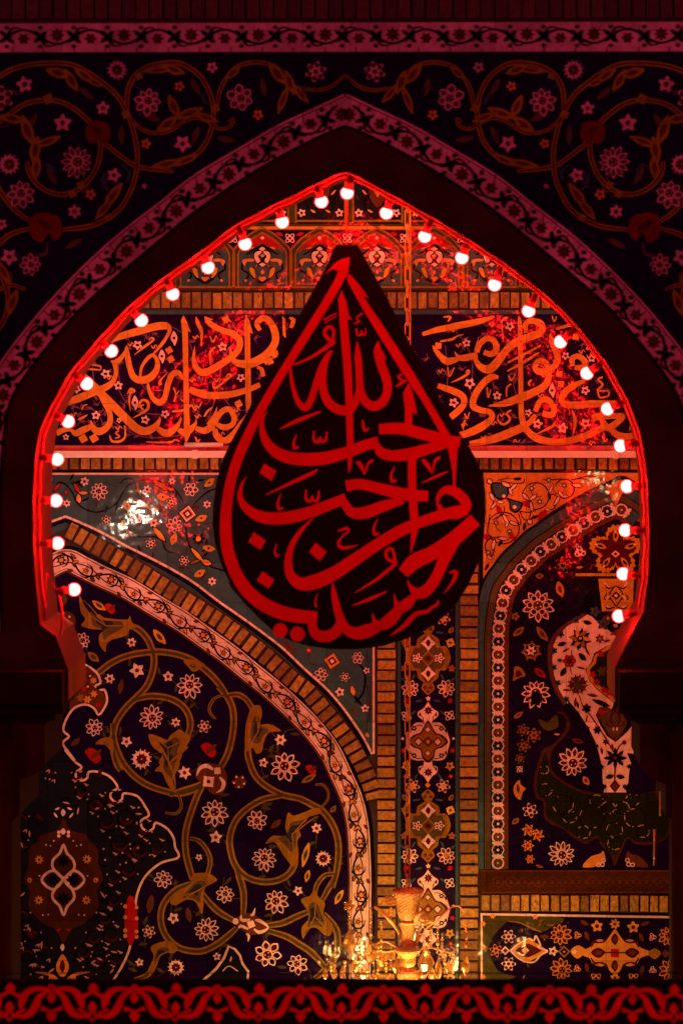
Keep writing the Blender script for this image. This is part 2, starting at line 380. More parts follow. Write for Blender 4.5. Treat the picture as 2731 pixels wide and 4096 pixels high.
edge = list(reversed(cr(openL, step=14) + eL)) + cr(openR, step=14) + eR      # from left foot, over the apex, to right foot
W0, W1, TOP, FOOT = -2600, 5400, -2400, 6998
def q(px, py, Y, ref=YF):
    v = at(px, py, ref); return Vector((v.x, Y, max(0, v.z)))
b = MB(); D = .56
loop = [(W0, FOOT + 1500)] + edge + [(W1, FOOT + 1500), (W1, TOP), (W0, TOP)]
tri = tessellate_polygon([[Vector((p[0], p[1], 0)) for p in loop]])
b.add([q(x, y, 0) for x, y in loop], tri, 'plaster'); b.add([q(x, y, D) for x, y in loop], [t[::-1] for t in tri], 'plaster')
n = len(loop); vs = [q(x, y, 0) for x, y in loop] + [q(x, y, D) for x, y in loop]
for i in range(n):
    j = (i + 1) % n; yy = max(loop[i][1], loop[j][1])
    b.add([vs[i], vs[j], vs[n + j], vs[n + i]], [(0, 1, 2, 3)], 'plaster' if not 0 < i < len(edge) else 'soffit' if yy < 2690 else 'reveal' if yy < 2815 else 'stone')
b.build('wall_body', AW)
# capitals: raised blocks on the two piers
for side, xs in (('l', (-600, 262)), ('r', (2470, 3400))):
    c = MB(); x0, x1 = xs
    for (ya, yb, yo) in ((2676, 2806, .10), (2806, 2850, .06), (2850, 2880, .03)):
        p0, p1 = at(x0, yb, 0), at(x1 + (0 if yo > .05 else (-35 if side == 'l' else 0)), ya, 0)
        if side == 'r' and yo < .05: p0.x += .05
        c.box((p0.x, -yo, p0.z + .001), (p1.x, -.001, p1.z - .001), 'stone')
    c.build('capital', AW)
c = MB()
for px, ya, yb in ((2641, 3165, 3262), (2617, 3318, 3462)): c.tube([at(px, ya, .30), at(px, yb, .30)], .006, 'gilt', 8)  # gilt rods stand in for light catching the pier edges
c.build('edge_glint', AW)
# soft engaged shafts low on the piers
for xs in ((-300, 0, 120), (2662, 2731, 3000)):
    c = MB()
    p = at(xs[1] - 25 if xs[1] < 1000 else xs[1] + 30, 3000, 0)
    c.tube([(p.x, -.02, 0), (p.x, -.02, at(0, 2884, 0).z)], .085, 'stone', 20)
    c.build('engaged_shaft', AW)

# band outlines in photograph pixels (left half; the right half mirrors)
outer = conv(CD, [(793, 222), (740, 247), (640, 294), (560, 341), (450, 407), (370, 470), (280, 540), (200, 612), (120, 694), (60, 765), (10, 832), (-25, 900), (-45, 1000), (-55, 1200), (-50, 1450)])
inner = conv(CD, [(793, 287), (740, 308), (650, 354), (560, 407), (450, 482), (370, 547), (280, 622), (190, 702), (110, 792), (50, 872), (20, 930), (8, 1000), (0, 1100), (-3, 1250), (2, 1450)])
border_c = [((a[0] + c[0]) / 2, (a[1] + c[1]) / 2) for a, c in zip(outer, inner)]
TOPB = (98, 214)      # top border, y range at x = 0 (drops 8 px to the right)
def vineborder(p, path, wd, P, bold=True, t0=0):
    """scrolling vine with flowers and fleurs along a pale border"""
    N = int((path.L - t0) / P); amp = wd * .20
    wave = []
    for i in range(N * 10 + 1):
        t = t0 + i * P / 10; x, y, _, _ = path.pos(t, amp * 1.35 * math.cos(math.pi * i / 10)); wave.append((x, y, wd * .085))
    p.rib(wave, 'black', .001, smooth=False)
    for i in range(N + 1):
        t = t0 + i * P; sgn = 1 if i % 2 == 0 else -1
        x, y, tx, ty = path.pos(t, -sgn * amp * .35)
        if i % 2 == 0: p.star(x, y, wd * .28, 8, 'maroon', 'brown', 0, .0012)
        else: p.five(x, y, wd * .22, 6, 'maroon', 'brown', 0, .0012)
        if i < N:
            x, y, tx, ty = path.pos(t + P * .5, 0); a = math.atan2(ty, tx)
            for da, L in ((.75, .34), (-.75, .30), (2.4, .30), (-2.4, .34), (0, .2)):
                p.leaf(x + wd * L * .5 * math.cos(a + da), y + wd * L * .5 * math.sin(a + da), wd * L * 1.15, wd * .17, a + da, 'black', lift=.0016)
            for sg in (1, -1):
                x, y, tx, ty = path.pos(t + P * .5, sg * wd * .36); p.leaf(x, y, wd * .16, wd * .18, a + 1.57 * sg, 'black', lift=.001)
                # hooks that curl back round the flower
                hk = [path.pos(t + P * f, sg * wd * o_)[:2] for f, o_ in ((.5, .1), (.66, .33), (.85, .34), (1.0, .27))]
                if sg == (1 if i % 2 else -1): p.rib([(u, v, wd * k_) for (u, v), k_ in zip(hk, (.03, .07, .05, .01))], 'black', .001)
for mir in (None, AX):
    b = MB(); p = Pen(b, YF, SRC, .006); p.mir = mir
    po = Path(outer); pi = Path(inner)
    A = po.line(0, 14); B_ = pi.line(0, 14)
    p.poly(A + B_[::-1], 'pink')
    p.z = .008; p.rib([(x, y, 9) for x, y in pi.line(-4, 14)], 'navy', .0, smooth=False); p.rib([(x, y, 9) for x, y in po.line(8, 14)], 'pink', .0, smooth=False)
    bc = Path(border_c); p.z = .0085
    vineborder(p, bc, 112, 128, t0=20)
    for i in range(1, int(po.L / 62)):        # tile joints
        a = po.pos(i * 62); c = pi.pos(i * 62 * pi.L / po.L)
        m_ = ((a[0] * .75 + c[0] * .25), (a[1] * .75 + c[1] * .25)); p.rib([(a[0], a[1], 2.5), (m_[0], m_[1], 2.5)], 'brown', .0003, smooth=False)
    b.build('arch_border_tile', AW)
    # spandrel
    b = MB(); p = Pen(b, YF, SRC, .003); p.mir = mir
    p.poly([(AX, 224)] + [(x, y) for x, y in A] + [(-1500, 2600), (-1500, 224)], 'cobalt')
    p.to(TL, .006)
    V = lambda pts, w_=23: p.gv(pts, w_, 'scroll', 'brown')
    V([(-60, 395), (0, 352), (60, 318), (150, 296), (260, 290), (340, 300), (410, 335), (480, 385), (540, 440), (582, 510), (612, 590), (632, 700), (626, 800), (600, 880), (552, 960), (480, 1012), (400, 1042), (270, 1056)])
    V([(585, 525), (588, 420), (620, 350), (680, 308), (760, 290), (840, 295), (920, 350), (965, 430), (980, 500), (975, 575), (950, 650), (900, 710), (820, 740), (740, 768)])
    V([(605, 550), (660, 597), (730, 612), (790, 597), (840, 562), (900, 542), (960, 560), (1010, 592), (1060, 580), (1074, 545), (1052, 560)], 17)
    V([(440, 625), (485, 662), (560, 720), (620, 760), (700, 777), (800, 786)], 21)
    V([(-40, 590), (50, 522), (120, 477), (220, 460), (300, 475), (370, 520), (430, 580), (462, 640), (460, 720), (430, 800), (370, 865), (300, 892), (230, 882), (170, 842), (135, 790), (128, 740)])
    V([(1000, 485), (1010, 420), (1040, 360), (1090, 307), (1170, 287), (1250, 300), (1310, 342)], 20); V([(1370, 402), (1450, 414), (1520, 398), (1585, 345)], 17)
    V([(-60, 770), (0, 870), (40, 930), (90, 980), (150, 1022)]); V([(-80, 1140), (0, 1110), (60, 1072), (140, 1050)])
    V([(-40, 1560), (20, 1470), (40, 1380), (20, 1290), (-40, 1230)]); V([(120, 1330), (60, 1310), (0, 1330), (-50, 1380)], 18)
    def lobes(lst, m='scroll', c='brown'):
        for x, y, L, W_, a in lst: p.leaf(x, y, L, W_, R(a), m, c, .0012)
    lobes([(270, 335, 120, 50, 15), (330, 370, 120, 46, 60), (390, 345, 120, 42, 35), (440, 380, 90, 30, 20)])
    lobes([(130, 600, 150, 56, 70), (165, 690, 130, 52, 100), (220, 650, 140, 40, -20), (60, 545, 130, 44, 10), (170, 770, 110, 46, 95)])
    lobes([(735, 322, 150, 30, -6), (800, 320, 110, 44, 20)]); lobes([(800, 490, 120, 46, 65), (870, 520, 140, 46, -20), (770, 570, 120, 50, -35), (950, 540, 120, 36, 20)])
    lobes([(520, 900, 150, 46, 125), (480, 960, 130, 40, 130)]); lobes([(770, 752, 150, 40, -12), (860, 735, 130, 32, -25)])
    lobes([(1275, 340, 130, 50, 50), (1330, 380, 120, 46, 70), (1300, 460, 140, 36, 110), (1380, 430, 120, 36, 50)]); lobes([(1070, 335, 100, 34, -40)])
    lobes([(20, 1250, 130, 40, 60), (60, 1390, 130, 46, 110)])
    for x, y, r_ in ((225, 455, 30), (375, 850, 24), (335, 890, 24), (580, 525, 24), (990, 497, 26), (640, 350, 22), (500, 1000, 22)):
        p.star(x, y, r_, 4, 'scroll', None, .4, .0014, .7)
    for x, y, s_ in ((450, 605, 1.), (210, 1040, 1.3)):
        p.sp([(x - 55 * s_, y), (x - 40 * s_, y - 40 * s_), (x, y - 48 * s_), (x + 50 * s_, y - 30 * s_), (x + 58 * s_, y + 25 * s_), (x + 30 * s_, y + 50 * s_), (x + 12 * s_, y + 20 * s_), (x - 10 * s_, y + 55 * s_), (x - 45 * s_, y + 40 * s_)], 'rust', .002)
        p.leaf(x, y - 6 * s_, 60 * s_, 26 * s_, .6, 'maroon', None, .003)
    random.seed(3)
    for x, y, r_ in ((975, 310, 26),): p.five(x, y, r_, 5, 'pink', 'maroon')
    for x, y, r_, n_ in ((115, 388, 38, 5), (475, 497, 32, 5), (345, 972, 32, 6), (665, 855, 12, 5), (10, 1030, 26, 5)): p.five(x, y, r_, n_, 'pink', 'brown')
    for x, y, r_ in ((825, 397, 24), (672, 660, 24), (1185, 528, 25), (418, 893, 26)): p.five(x, y, r_, 5, 'orange', 'brown')
    for x, y, r_ in ((290, 565, 44), (840, 660, 42), (525, 805, 36), (45, 1180, 42)): p.star(x, y, r_, 5, 'pink', 'brown')
    for x, y, r_ in ((540, 322, 50), (45, 755, 52)): p.spiky(x, y, r_, 'pink', 'maroon')
    for x, y, r_ in ((10, 450, 56), (1450, 330, 48)): p.ring6(x, y, r_, 6, 'pink', 'maroon')
    for x, y, r_, n_ in ((680, 470, 62, 8), (350, 745, 72, 12), (100, 895, 64, 8), (1100, 450, 60, 6), (140, 1075 + 140, 50, 8)): p.lotus(x, y, r_, n_, 'pink', 'maroon', 'maroon')
    for x, y, a in ((560, 620, 90), (240, 810, 60), (900, 400, 60), (900, 620, 110), (1210, 400, 80), (700, 540, 20), (340, 1120, 150), (150, 560, 120), (1040, 640, 10), (400, 430, 40)):
        p.leaf(x, y, 90, 30, R(a), 'greybrown', None, .0003); p.rib([(x, y, 5), (x + 40 * math.cos(R(a)), y + 50, 4), (x + 20, y + 90, 3)], 'slatedark', .0002)
    random.seed(51)
    for i in range(60):
        x, y = random.uniform(0, 1560), random.uniform(330, 1280); a = random.random() * 6.3
        if any(abs(ox_ / .8712 - x) < 130 and oy_ / .8712 - y < 130 for ox_, oy_ in A): continue
        p.rib([(x, y, 5), (x + 46 * math.cos(a), y + 46 * math.sin(a), 6), (x + 80 * math.cos(a + .6), y + 80 * math.sin(a + .6), 4)], 'mauve' if i % 3 == 0 else 'slate', -.0008)
        p.leaf(x + 60 * math.cos(a + .2), y + 60 * math.sin(a + .2), 56, 20, a + 1, 'slate' if i % 2 else 'greybrown', None, -.0006)
    b.build('spandrel_tile', AW)
# top border + brick course above
b = MB(); p = Pen(b, YF, SRC, .006)
p.poly([(-1400, TOPB[0]), (4200, TOPB[0] - 14), (4200, TOPB[1] - 8), (-1400, TOPB[1])], 'pink'); p.z = .0085
vineborder(p, hpath(-1377, 4150, 152, 141), 104, 136 / 1.0 * .985, t0=0)
p.rib([(-1400, 219, 14), (4200, 211, 14)], 'navy', 0, smooth=False)
for i in range(40): p.rib([(-1200 + i * 125, 188, 2.5), (-1200 + i * 125, 215, 2.5)], 'brown', .0003, smooth=False)
b.build('frieze_border_tile', AW)
b = MB(); p = Pen(b, YF, SRC, .003); p.poly([(-1400, -120), (4200, -134), (4200, 84), (-1400, 98)], 'mortar')
bricks(b, YF, .003, hpath(-1380, 4180, 34, 22), 92, 55, ('redbrick', 'redbrick_deep', 'redbrick'), .14)
bricks(b, YF, .003, hpath(-1380, 4180, -68, -80), 92, 55, ('redbrick', 'redbrick_deep', 'redbrick'), .14)
b.build('brick_course', AW)

#==================================================================== TILED WALL (back)
TW = thing('tiled_wall', 'ornate tiled wall with calligraphy frieze, brick bands and arched floral panels', 'wall', (-.4, YB + .15, 0))
b = MB(); p0, p1 = at(-1500, 4096, YB), at(5000, 0, YB); b.box((p0.x, YB, 0), (p1.x, YB + .3, 8.5), 'backplaster'); b.build('wall_body', TW)
def part(name): return MB()
# ---- upper panels
b = MB(); p = Pen(b, YB, SRC, .006); p.poly([(600, 560), (2300, 560), (2300, 896), (600, 896)], 'slatedark')
p.to(SRC, .010)
for k in range(-2, 5):
    cx = 1168 + 228 * k
    for dx, w_, m in ((0, 26, 'olive'), (-16, 7, 'gold'), (16, 7, 'gold')): p.rib([(cx + dx, 560, w_), (cx + dx, 893, w_)], m, smooth=False)
    xm = cx + 114
    p.rib([(cx + 18, 884, 8), (cx + 210, 884, 8)], 'gold', .001, smooth=False)
    for sx in (-1, 1):
        p.five(xm + sx * 75, 852, 17, 5, 'white', 'maroon'); p.leaf(xm + sx * 45, 800, 60, 18, 1.2 * sx, 'black'); p.leaf(xm + sx * 52, 770, 30, 9, -.8 * sx, 'orange', None, .001)
        p.rib([(xm + sx * 20, 870, 6), (xm + sx * 50, 830, 7), (xm + sx * 60, 760, 6), (xm + sx * 30, 720, 5)], 'black'); p.leaf(xm + sx * 30, 845, 24, 9, .5, 'yellow', None, .001)
        p.leaf(xm + sx * 82, 790, 26, 9, 1.2, 'olive', None, .001)
    p.sp([(xm, 690), (xm + 34, 740), (xm + 30, 790), (xm, 830), (xm - 30, 790), (xm - 34, 740)], 'brown', .0015); p.leaf(xm, 760, 60, 24, 1.57, 'orange', 'maroon', .002)
b.build('upper_panel', TW)
# ---- row of small blind arches
b = MB(); p = Pen(b, YB, SRC, .006); p.poly([(560, 897), (2340, 897), (2340, 1166), (560, 1166)], 'olive')
p.rib([(560, 912, 12), (2340, 912, 12)], 'orange', .002, smooth=False); b.build('niche_backing', TW)
for k in range(-1, 6):
    b = MB(); cx = 1050 + 228.6 * k; c = (cx - 787 * .4464, 680, .4464); p = Pen(b, YB, c, .010)
    arch = [(570, 1050), (570, 760), (585, 720), (640, 660), (700, 610), (787, 560), (874, 610), (935, 660), (990, 720), (1005, 760), (1005, 1050)]
    p.poly(arch, 'slate')
    p.poly([(600, 745), (640, 672), (700, 622), (787, 572), (874, 622), (935, 672), (975, 745), (935, 712), (787, 660), (640, 712)], 'red', lift=.0005)
    p.z = .013
    for off, w_, m in ((0, 15, 'gold'), (-26, 13, 'olive'), (-46, 13, 'gold')):
        f = 1 + (-off) / 220.; pts = [(787 + (x - 787) * f, 800 + (y - 800) * (1 + (-off) / 230.) if y < 900 else y) for x, y in arch]
        p.rib([(x, y, w_) for x, y in pts], m, .002 - off * .00005, smooth=False)
    p.rib([(545, 1050, 16), (1030, 1050, 16)], 'gold', .003, smooth=False); p.rib([(520, 1068, 10), (1055, 1068, 10)], 'olive', .002, smooth=False)
    # corner blossoms between the arches
    p.poly([(815, 540), (1030, 545), (1250, 540), (1130, 610), (1040, 700), (1025, 700), (940, 610)], 'cobalt', lift=.0005); p.rib([(800, 533, 8), (940, 610, 9), (1030, 715, 9), (1130, 610, 9), (1270, 533, 8)], 'red', .0008, smooth=False)
    p.ring6(1034, 612, 50, 4, 'white', 'maroon', .78); p.leaf(940, 575, 70, 34, .3, 'red', None, .001); p.leaf(1125, 575, 70, 34, -.3, 'red', None, .001)
    for s_ in (-1, 1):
        X = lambda x: 787 + s_ * (x - 787)
        p.rib([(X(787), 665, 14), (X(815), 740, 16), (X(845), 700, 14), (X(880), 730, 14), (X(930), 760, 10)], 'black'); p.rib([(X(860), 800, 18), (X(950), 830, 20), (X(965), 890, 18), (X(910), 930, 16), (X(930), 985, 18), (X(960), 1000, 10)], 'black')
        p.rib([(X(787), 800, 18), (X(835), 860, 20), (X(880), 890, 16), (X(880), 940, 22), (X(840), 985, 22), (X(787), 1010, 26)], 'black'); p.rib([(X(787), 690, 54), (X(840), 760, 60), (X(787), 850, 54)], 'black', -.0004)
        p.sp([(X(800), 725), (X(850), 740), (X(858), 785), (X(830), 835), (X(805), 810), (X(825), 775), (X(800), 745)], 'white', .001)
        p.sp([(X(860), 800), (X(920), 795), (X(965), 815), (X(945), 860), (X(925), 825), (X(870), 820)], 'orange', .001)
        p.sp([(X(845), 960), (X(865), 885), (X(900), 880), (X(888), 930), (X(860), 965)], 'ochre', .001); p.leaf(X(935), 990, 36, 22, .5 * s_, 'ochre', None, .001); p.leaf(X(840), 860, 46, 16, s_ * .9, 'gold', None, .001)
        p.leaf(X(880), 700, 60, 16, .25 * s_, 'ochre', None, .001)
    p.dia(787, 708, 30, 'white', 1.57, .0014, .7); p.dia(787, 770, 22, 'yellow', 1.57, .0014, .6); p.dia(789, 848, 32, 'white', 1.57, .0014, .6); p.leaf(789, 915, 44, 26, 1.57, 'orange', None, .0014)
    p.sp([(787, 1000), (755, 970), (770, 955), (787, 962), (804, 955), (822, 970)], 'orange', .0014); p.disc(787, 640, 13, 'red', .001); p.dia(787, 610, 20, 'white', 1.57, .0014, .8)
    b.build('niche_panel', TW)
# ---- brick courses
def course(x0, x1, y, h, pitch, y1=None, **k):
    b = MB(); p = Pen(b, YB, SRC, .006); y1 = y if y1 is None else y1
    p.poly([(x0, y - h * .62), (x1, y1 - h * .62), (x1, y1 + h * .62), (x0, y + h * .62)], 'mortar'); bricks(b, YB, .006, hpath(x0, x1, y, y1), h, pitch, **k); b.build('brick_course', TW)
course(480, 2330, 1201, 62, 41); course(150, 2640, 1854, 44, 43, gap=.26)
# ---- frieze
b = MB(); p = Pen(b, YB, SRC, .008)
p.poly([(420, 1241), (2420, 1241), (2420, 1257), (420, 1257)], 'slate'); p.poly([(60, 1258), (2760, 1258), (2760, 1781), (60, 1781)], 'cobalt'); p.poly([(60, 1782), (2760, 1782), (2760, 1800), (60, 1800)], 'rose')
def vines(lst, m='mauve', w_=8):
    for pts in lst:
        p.rib([(x, y, w_) for x, y in pts], m)
        for i in range(1, len(pts)):
            x, y = pts[i]; p.leaf(x + 14, y - 12, 64, 24, random.random() * 6, m, None, .0002)
random.seed(11)
p.to(FL, .010)
vines([[(560, 640), (540, 450), (600, 330)], [(540, 640), (600, 740), (700, 820), (900, 840)], [(480, 880), (600, 960), (780, 1020), (1040, 1000)], [(700, 560), (760, 640), (900, 650)], [(1090, 260), (1150, 430), (1180, 580)],
       [(1340, 470), (1320, 640), (1240, 880)], [(350, 600), (340, 450), (380, 380)], [(300, 780), (380, 830), (420, 920)], [(960, 150), (1040, 200)], [(1560, 160), (1480, 240), (1360, 380)], [(900, 400), (980, 450), (1000, 560)], [(1360, 700), (1430, 800), (1500, 920)], [(140, 760), (240, 790), (300, 800)]])
p.to(FR); vines([[(240, 640), (250, 420), (180, 260), (100, 170)], [(230, 640), (320, 860)], [(420, 480), (420, 640), (460, 780), (560, 860), (760, 850)], [(640, 480), (740, 440), (860, 510), (920, 640), (900, 760)], [(650, 290), (760, 260), (880, 320)], [(960, 960), (1060, 800), (1080, 620)], [(400, 200), (520, 140), (700, 90)], [(500, 1030), (640, 1060), (760, 1040)],
                 [(40, 300), (60, 520), (40, 660)], [(600, 480), (570, 580), (600, 700)], [(860, 1010), (960, 940), (1040, 880)], [(1140, 260), (1200, 330), (1180, 400)]])
random.seed(41)
for crop, x0, x1 in ((FL, 150, 1900), (FR, -300, 1450)):
    p.to(crop)
    for i in range(70):
        x, y = random.uniform(x0, x1), random.uniform(70, 1060); a = random.random() * 6.3
        p.rib([(x, y, 5), (x + 40 * math.cos(a), y + 40 * math.sin(a), 6), (x + 66 * math.cos(a + .7), y + 66 * math.sin(a + .7), 4)], 'mauve', -.0004)
        p.leaf(x + 50 * math.cos(a), y + 50 * math.sin(a), 54, 20, a + .8, 'mauve', None, -.0003)
        if i % 3 == 0: p.rib([(x - 20, y, 8), (x, y + 22, 12), (x + 14, y - 6, 8), (x + 30, y + 14, 5)], 'letter', .0034)
p.to(FL, .010)
FLW = [(975, 240, 46, 1), (690, 295, 38, 0), (880, 382, 44, 1), (1355, 308, 38, 0), (440, 520, 38, 0), (540, 612, 36, 5), (1497, 550, 34, 5), (213, 640, 34, 0), (670, 745, 46, 1), (365, 845, 36, 5), (905, 835, 34, 5), (750, 880, 36, 0), (545, 885, 22, 0), (130, 1015, 26, 0)]
FRW = [(545, 148, 36, 5), (205, 278, 34, 5), (230, 595, 44, 5), (445, 690, 36, 5), (105, 745, 40, 0), (980, 380, 32, 5), (1183, 398, 34, 5), (1135, 650, 36, 0), (875, 650, 46, 1), (688, 825, 30, 0), (760, 912, 40, 0), (958, 945, 42, 5), (1135, 908, 42, 0)]
def letters(lst, m='letter'):
    for pts in lst: p.rib(pts, m)
p.to(FL, .0125)
for crop, lst in ((FL, FLW), (FR, FRW)):
    p.to(crop)
    for x, y, r_, t in lst:
        if t == 5: p.five(x, y, r_, 5, 'white', 'maroon', lift=.0)
        elif t == 1: p.sp([(x, y - r_ * 1.2), (x + r_ * .5, y - r_ * .4), (x + r_ * .55, y + r_ * .2), (x + r_ * .15, y + r_ * 1.3), (x - r_ * .2, y + r_ * .7), (x - r_ * .55, y + r_ * .2), (x - r_ * .4, y - r_ * .6)], 'white'); p.disc(x, y, r_ * .26, 'maroon', .0008)
        else: p.five(x, y, r_, 5, 'white', None, lift=0); p.disc(x, y, r_ * .42, 'maroon', .0008, 12, r_ * .28, .3)
p.to(FL, .0135)
p.poly([(1050, 62), (1078, 115), (1108, 198), (1084, 180), (1090, 600), (1100, 1000), (1065, 1080), (1054, 980), (1050, 600), (1040, 200), (1030, 100)], 'letter')
letters([
    [(455, 268, 40), (560, 225, 52), (700, 185, 60), (830, 150, 60), (915, 145, 54), (940, 175, 34), (920, 230, 26), (870, 300, 24), (815, 362, 10)],
    [(710, 555, 16), (722, 470, 22), (768, 400, 28), (812, 375, 28), (845, 420, 34), (838, 490, 46), (790, 548, 56), (720, 570, 58), (660, 545, 50), (632, 480, 44), (615, 400, 42), (605, 330, 28), (608, 295, 5)],
    [(612, 325, 24), (570, 385, 34), (525, 425, 44), (480, 420, 8)], [(510, 430, 40), (522, 500, 32), (505, 570, 38), (450, 620, 52), (330, 670, 58), (220, 715, 60), (135, 745, 48)],
    [(262, 508, 12), (330, 590, 48), (400, 670, 62), (500, 770, 64), (600, 870, 64), (680, 945, 64), (750, 970, 62), (820, 940, 52), (858, 890, 28), (866, 855, 4)],
    [(850, 950, 40), (910, 985, 58), (970, 960, 48), (1018, 900, 24), (1030, 855, 4)], [(1010, 955, 34), (1060, 982, 52), (1110, 950, 48), (1145, 905, 20), (1148, 870, 4)],
    [(390, 640, 50), (430, 730, 52), (470, 820, 42), (474, 900, 44), (430, 955, 52), (380, 970, 58), (338, 935, 40), (325, 885, 8)], [(330, 930, 40), (260, 962, 54), (205, 985, 48), (170, 955, 18)], [(55, 985, 50), (110, 960, 40), (170, 960, 22)],
    [(1050, 565, 16), (1012, 512, 40), (960, 528, 46), (930, 600, 44), (905, 700, 42), (865, 745, 50), (815, 715, 38), (782, 650, 26), (768, 578, 12)],
    [(1148, 70, 3), (1160, 120, 30), (1190, 190, 26), (1188, 305, 3)],
    [(1218, 72, 12), (1250, 120, 42), (1330, 170, 44), (1430, 205, 48), (1488, 255, 50), (1480, 330, 48), (1410, 400, 52), (1300, 470, 54), (1210, 510, 56), (1155, 480, 46), (1130, 400, 30), (1138, 300, 3)],
    [(1095, 640, 46), (1170, 670, 56), (1270, 690, 56), (1400, 682, 52), (1520, 655, 46), (1650, 605, 40)],
    [(1282, 920, 50), (1310, 865, 46), (1360, 808, 44), (1412, 800, 42), (1446, 860, 42), (1430, 918, 40), (1360, 938, 44), (1290, 900, 26)], [(1295, 950, 36), (1312, 1010, 52), (1370, 1045, 54), (1440, 1000, 58), (1500, 920, 50), (1560, 840, 40)], [(1145, 945, 34), (1215, 965, 52), (1285, 920, 54)], [(1240, 920, 30), (1290, 850, 26), (1312, 780, 3)],
    [(665, 372, 3), (740, 310, 20), (800, 268, 16), (818, 245, 14), (795, 238, 12), (785, 255, 8)], [(872, 608, 26), (868, 575, 18), (918, 518, 3)], [(610, 680, 8), (638, 640, 24), (668, 655, 16), (632, 680, 12), (626, 740, 14), (635, 808, 5)],
    [(700, 785, 18), (720, 730, 18), (765, 735, 20), (772, 790, 22), (720, 830, 18), (655, 865, 4)], [(735, 800, 14), (715, 775, 12), (740, 760, 10)], [(972, 628, 14), (990, 680, 12), (975, 738, 14)], [(990, 690, 8), (1016, 650, 8)], [(960, 815, 14), (1060, 802, 20), (1108, 765, 14), (1130, 785, 10), (1152, 768, 12), (1170, 782, 10), (1192, 742, 10)],
    [(590, 925, 12), (592, 1015, 16), (545, 1050, 20), (490, 1045, 18), (472, 1000, 8)], [(545, 965, 8), (520, 985, 14), (550, 1010, 12), (515, 1025, 10)], [(1258, 225, 8), (1280, 270, 14), (1306, 218, 8)], [(1300, 312, 14), (1262, 345, 16), (1258, 452, 5)], [(1278, 595, 8), (1292, 632, 18), (1345, 600, 16), (1392, 560, 20), (1424, 535, 14), (1400, 522, 12), (1385, 545, 10)],
    [(760, 1052, 6), (860, 1058, 14), (960, 1052, 14), (980, 1035, 10), (1020, 1048, 8)], [(275, 482, 12), (340, 484, 14), (400, 490, 10)], [(318, 445, 8), (360, 452, 14), (402, 462, 12), (400, 490, 10)], [(222, 880, 8), (262, 862, 20), (300, 840, 6)], [(1212, 855, 12), (1240, 812, 18), (1276, 780, 4)], [(255, 800, 10), (270, 770, 12), (300, 760, 5)], [(1140, 1010, 8), (1160, 1050, 18), (1180, 1030, 8)],
])
p.poly([(1218, 70), (1285, 95), (1250, 105)], 'letter')
for x, y, r_ in ((1382, 95, 33), (938, 335, 34), (950, 405, 34), (1480, 755, 36), (265, 1028, 40), (350, 1024, 40), (612, 95, 28), (1700, 420, 34)): p.dia(x, y, r_, 'letter', .25)
p.to(LC)
p.poly([(1095, 752), (1113, 785), (1130, 850), (1116, 840), (1122, 1200), (1100, 1260), (1094, 1180), (1088, 800)], 'letter'); p.poly([(1275, 760), (1290, 775), (1292, 870), (1278, 855)], 'letter')
letters([[(1165, 832, 18), (1150, 800, 28), (1172, 774, 30), (1204, 778, 30), (1236, 830, 36), (1240, 890, 36), (1200, 950, 42), (1130, 992, 44), (1062, 995, 34), (1028, 968, 22), (1018, 915, 6)], [(1150, 1015, 14), (1172, 1022, 20), (1180, 1060, 24)], [(1310, 770, 8), (1330, 780, 22), (1320, 820, 20)]])
p.dia(1240, 950, 24, 'letter', .4); p.dia(1215, 985, 22, 'letter', .4)
p.to(FR)
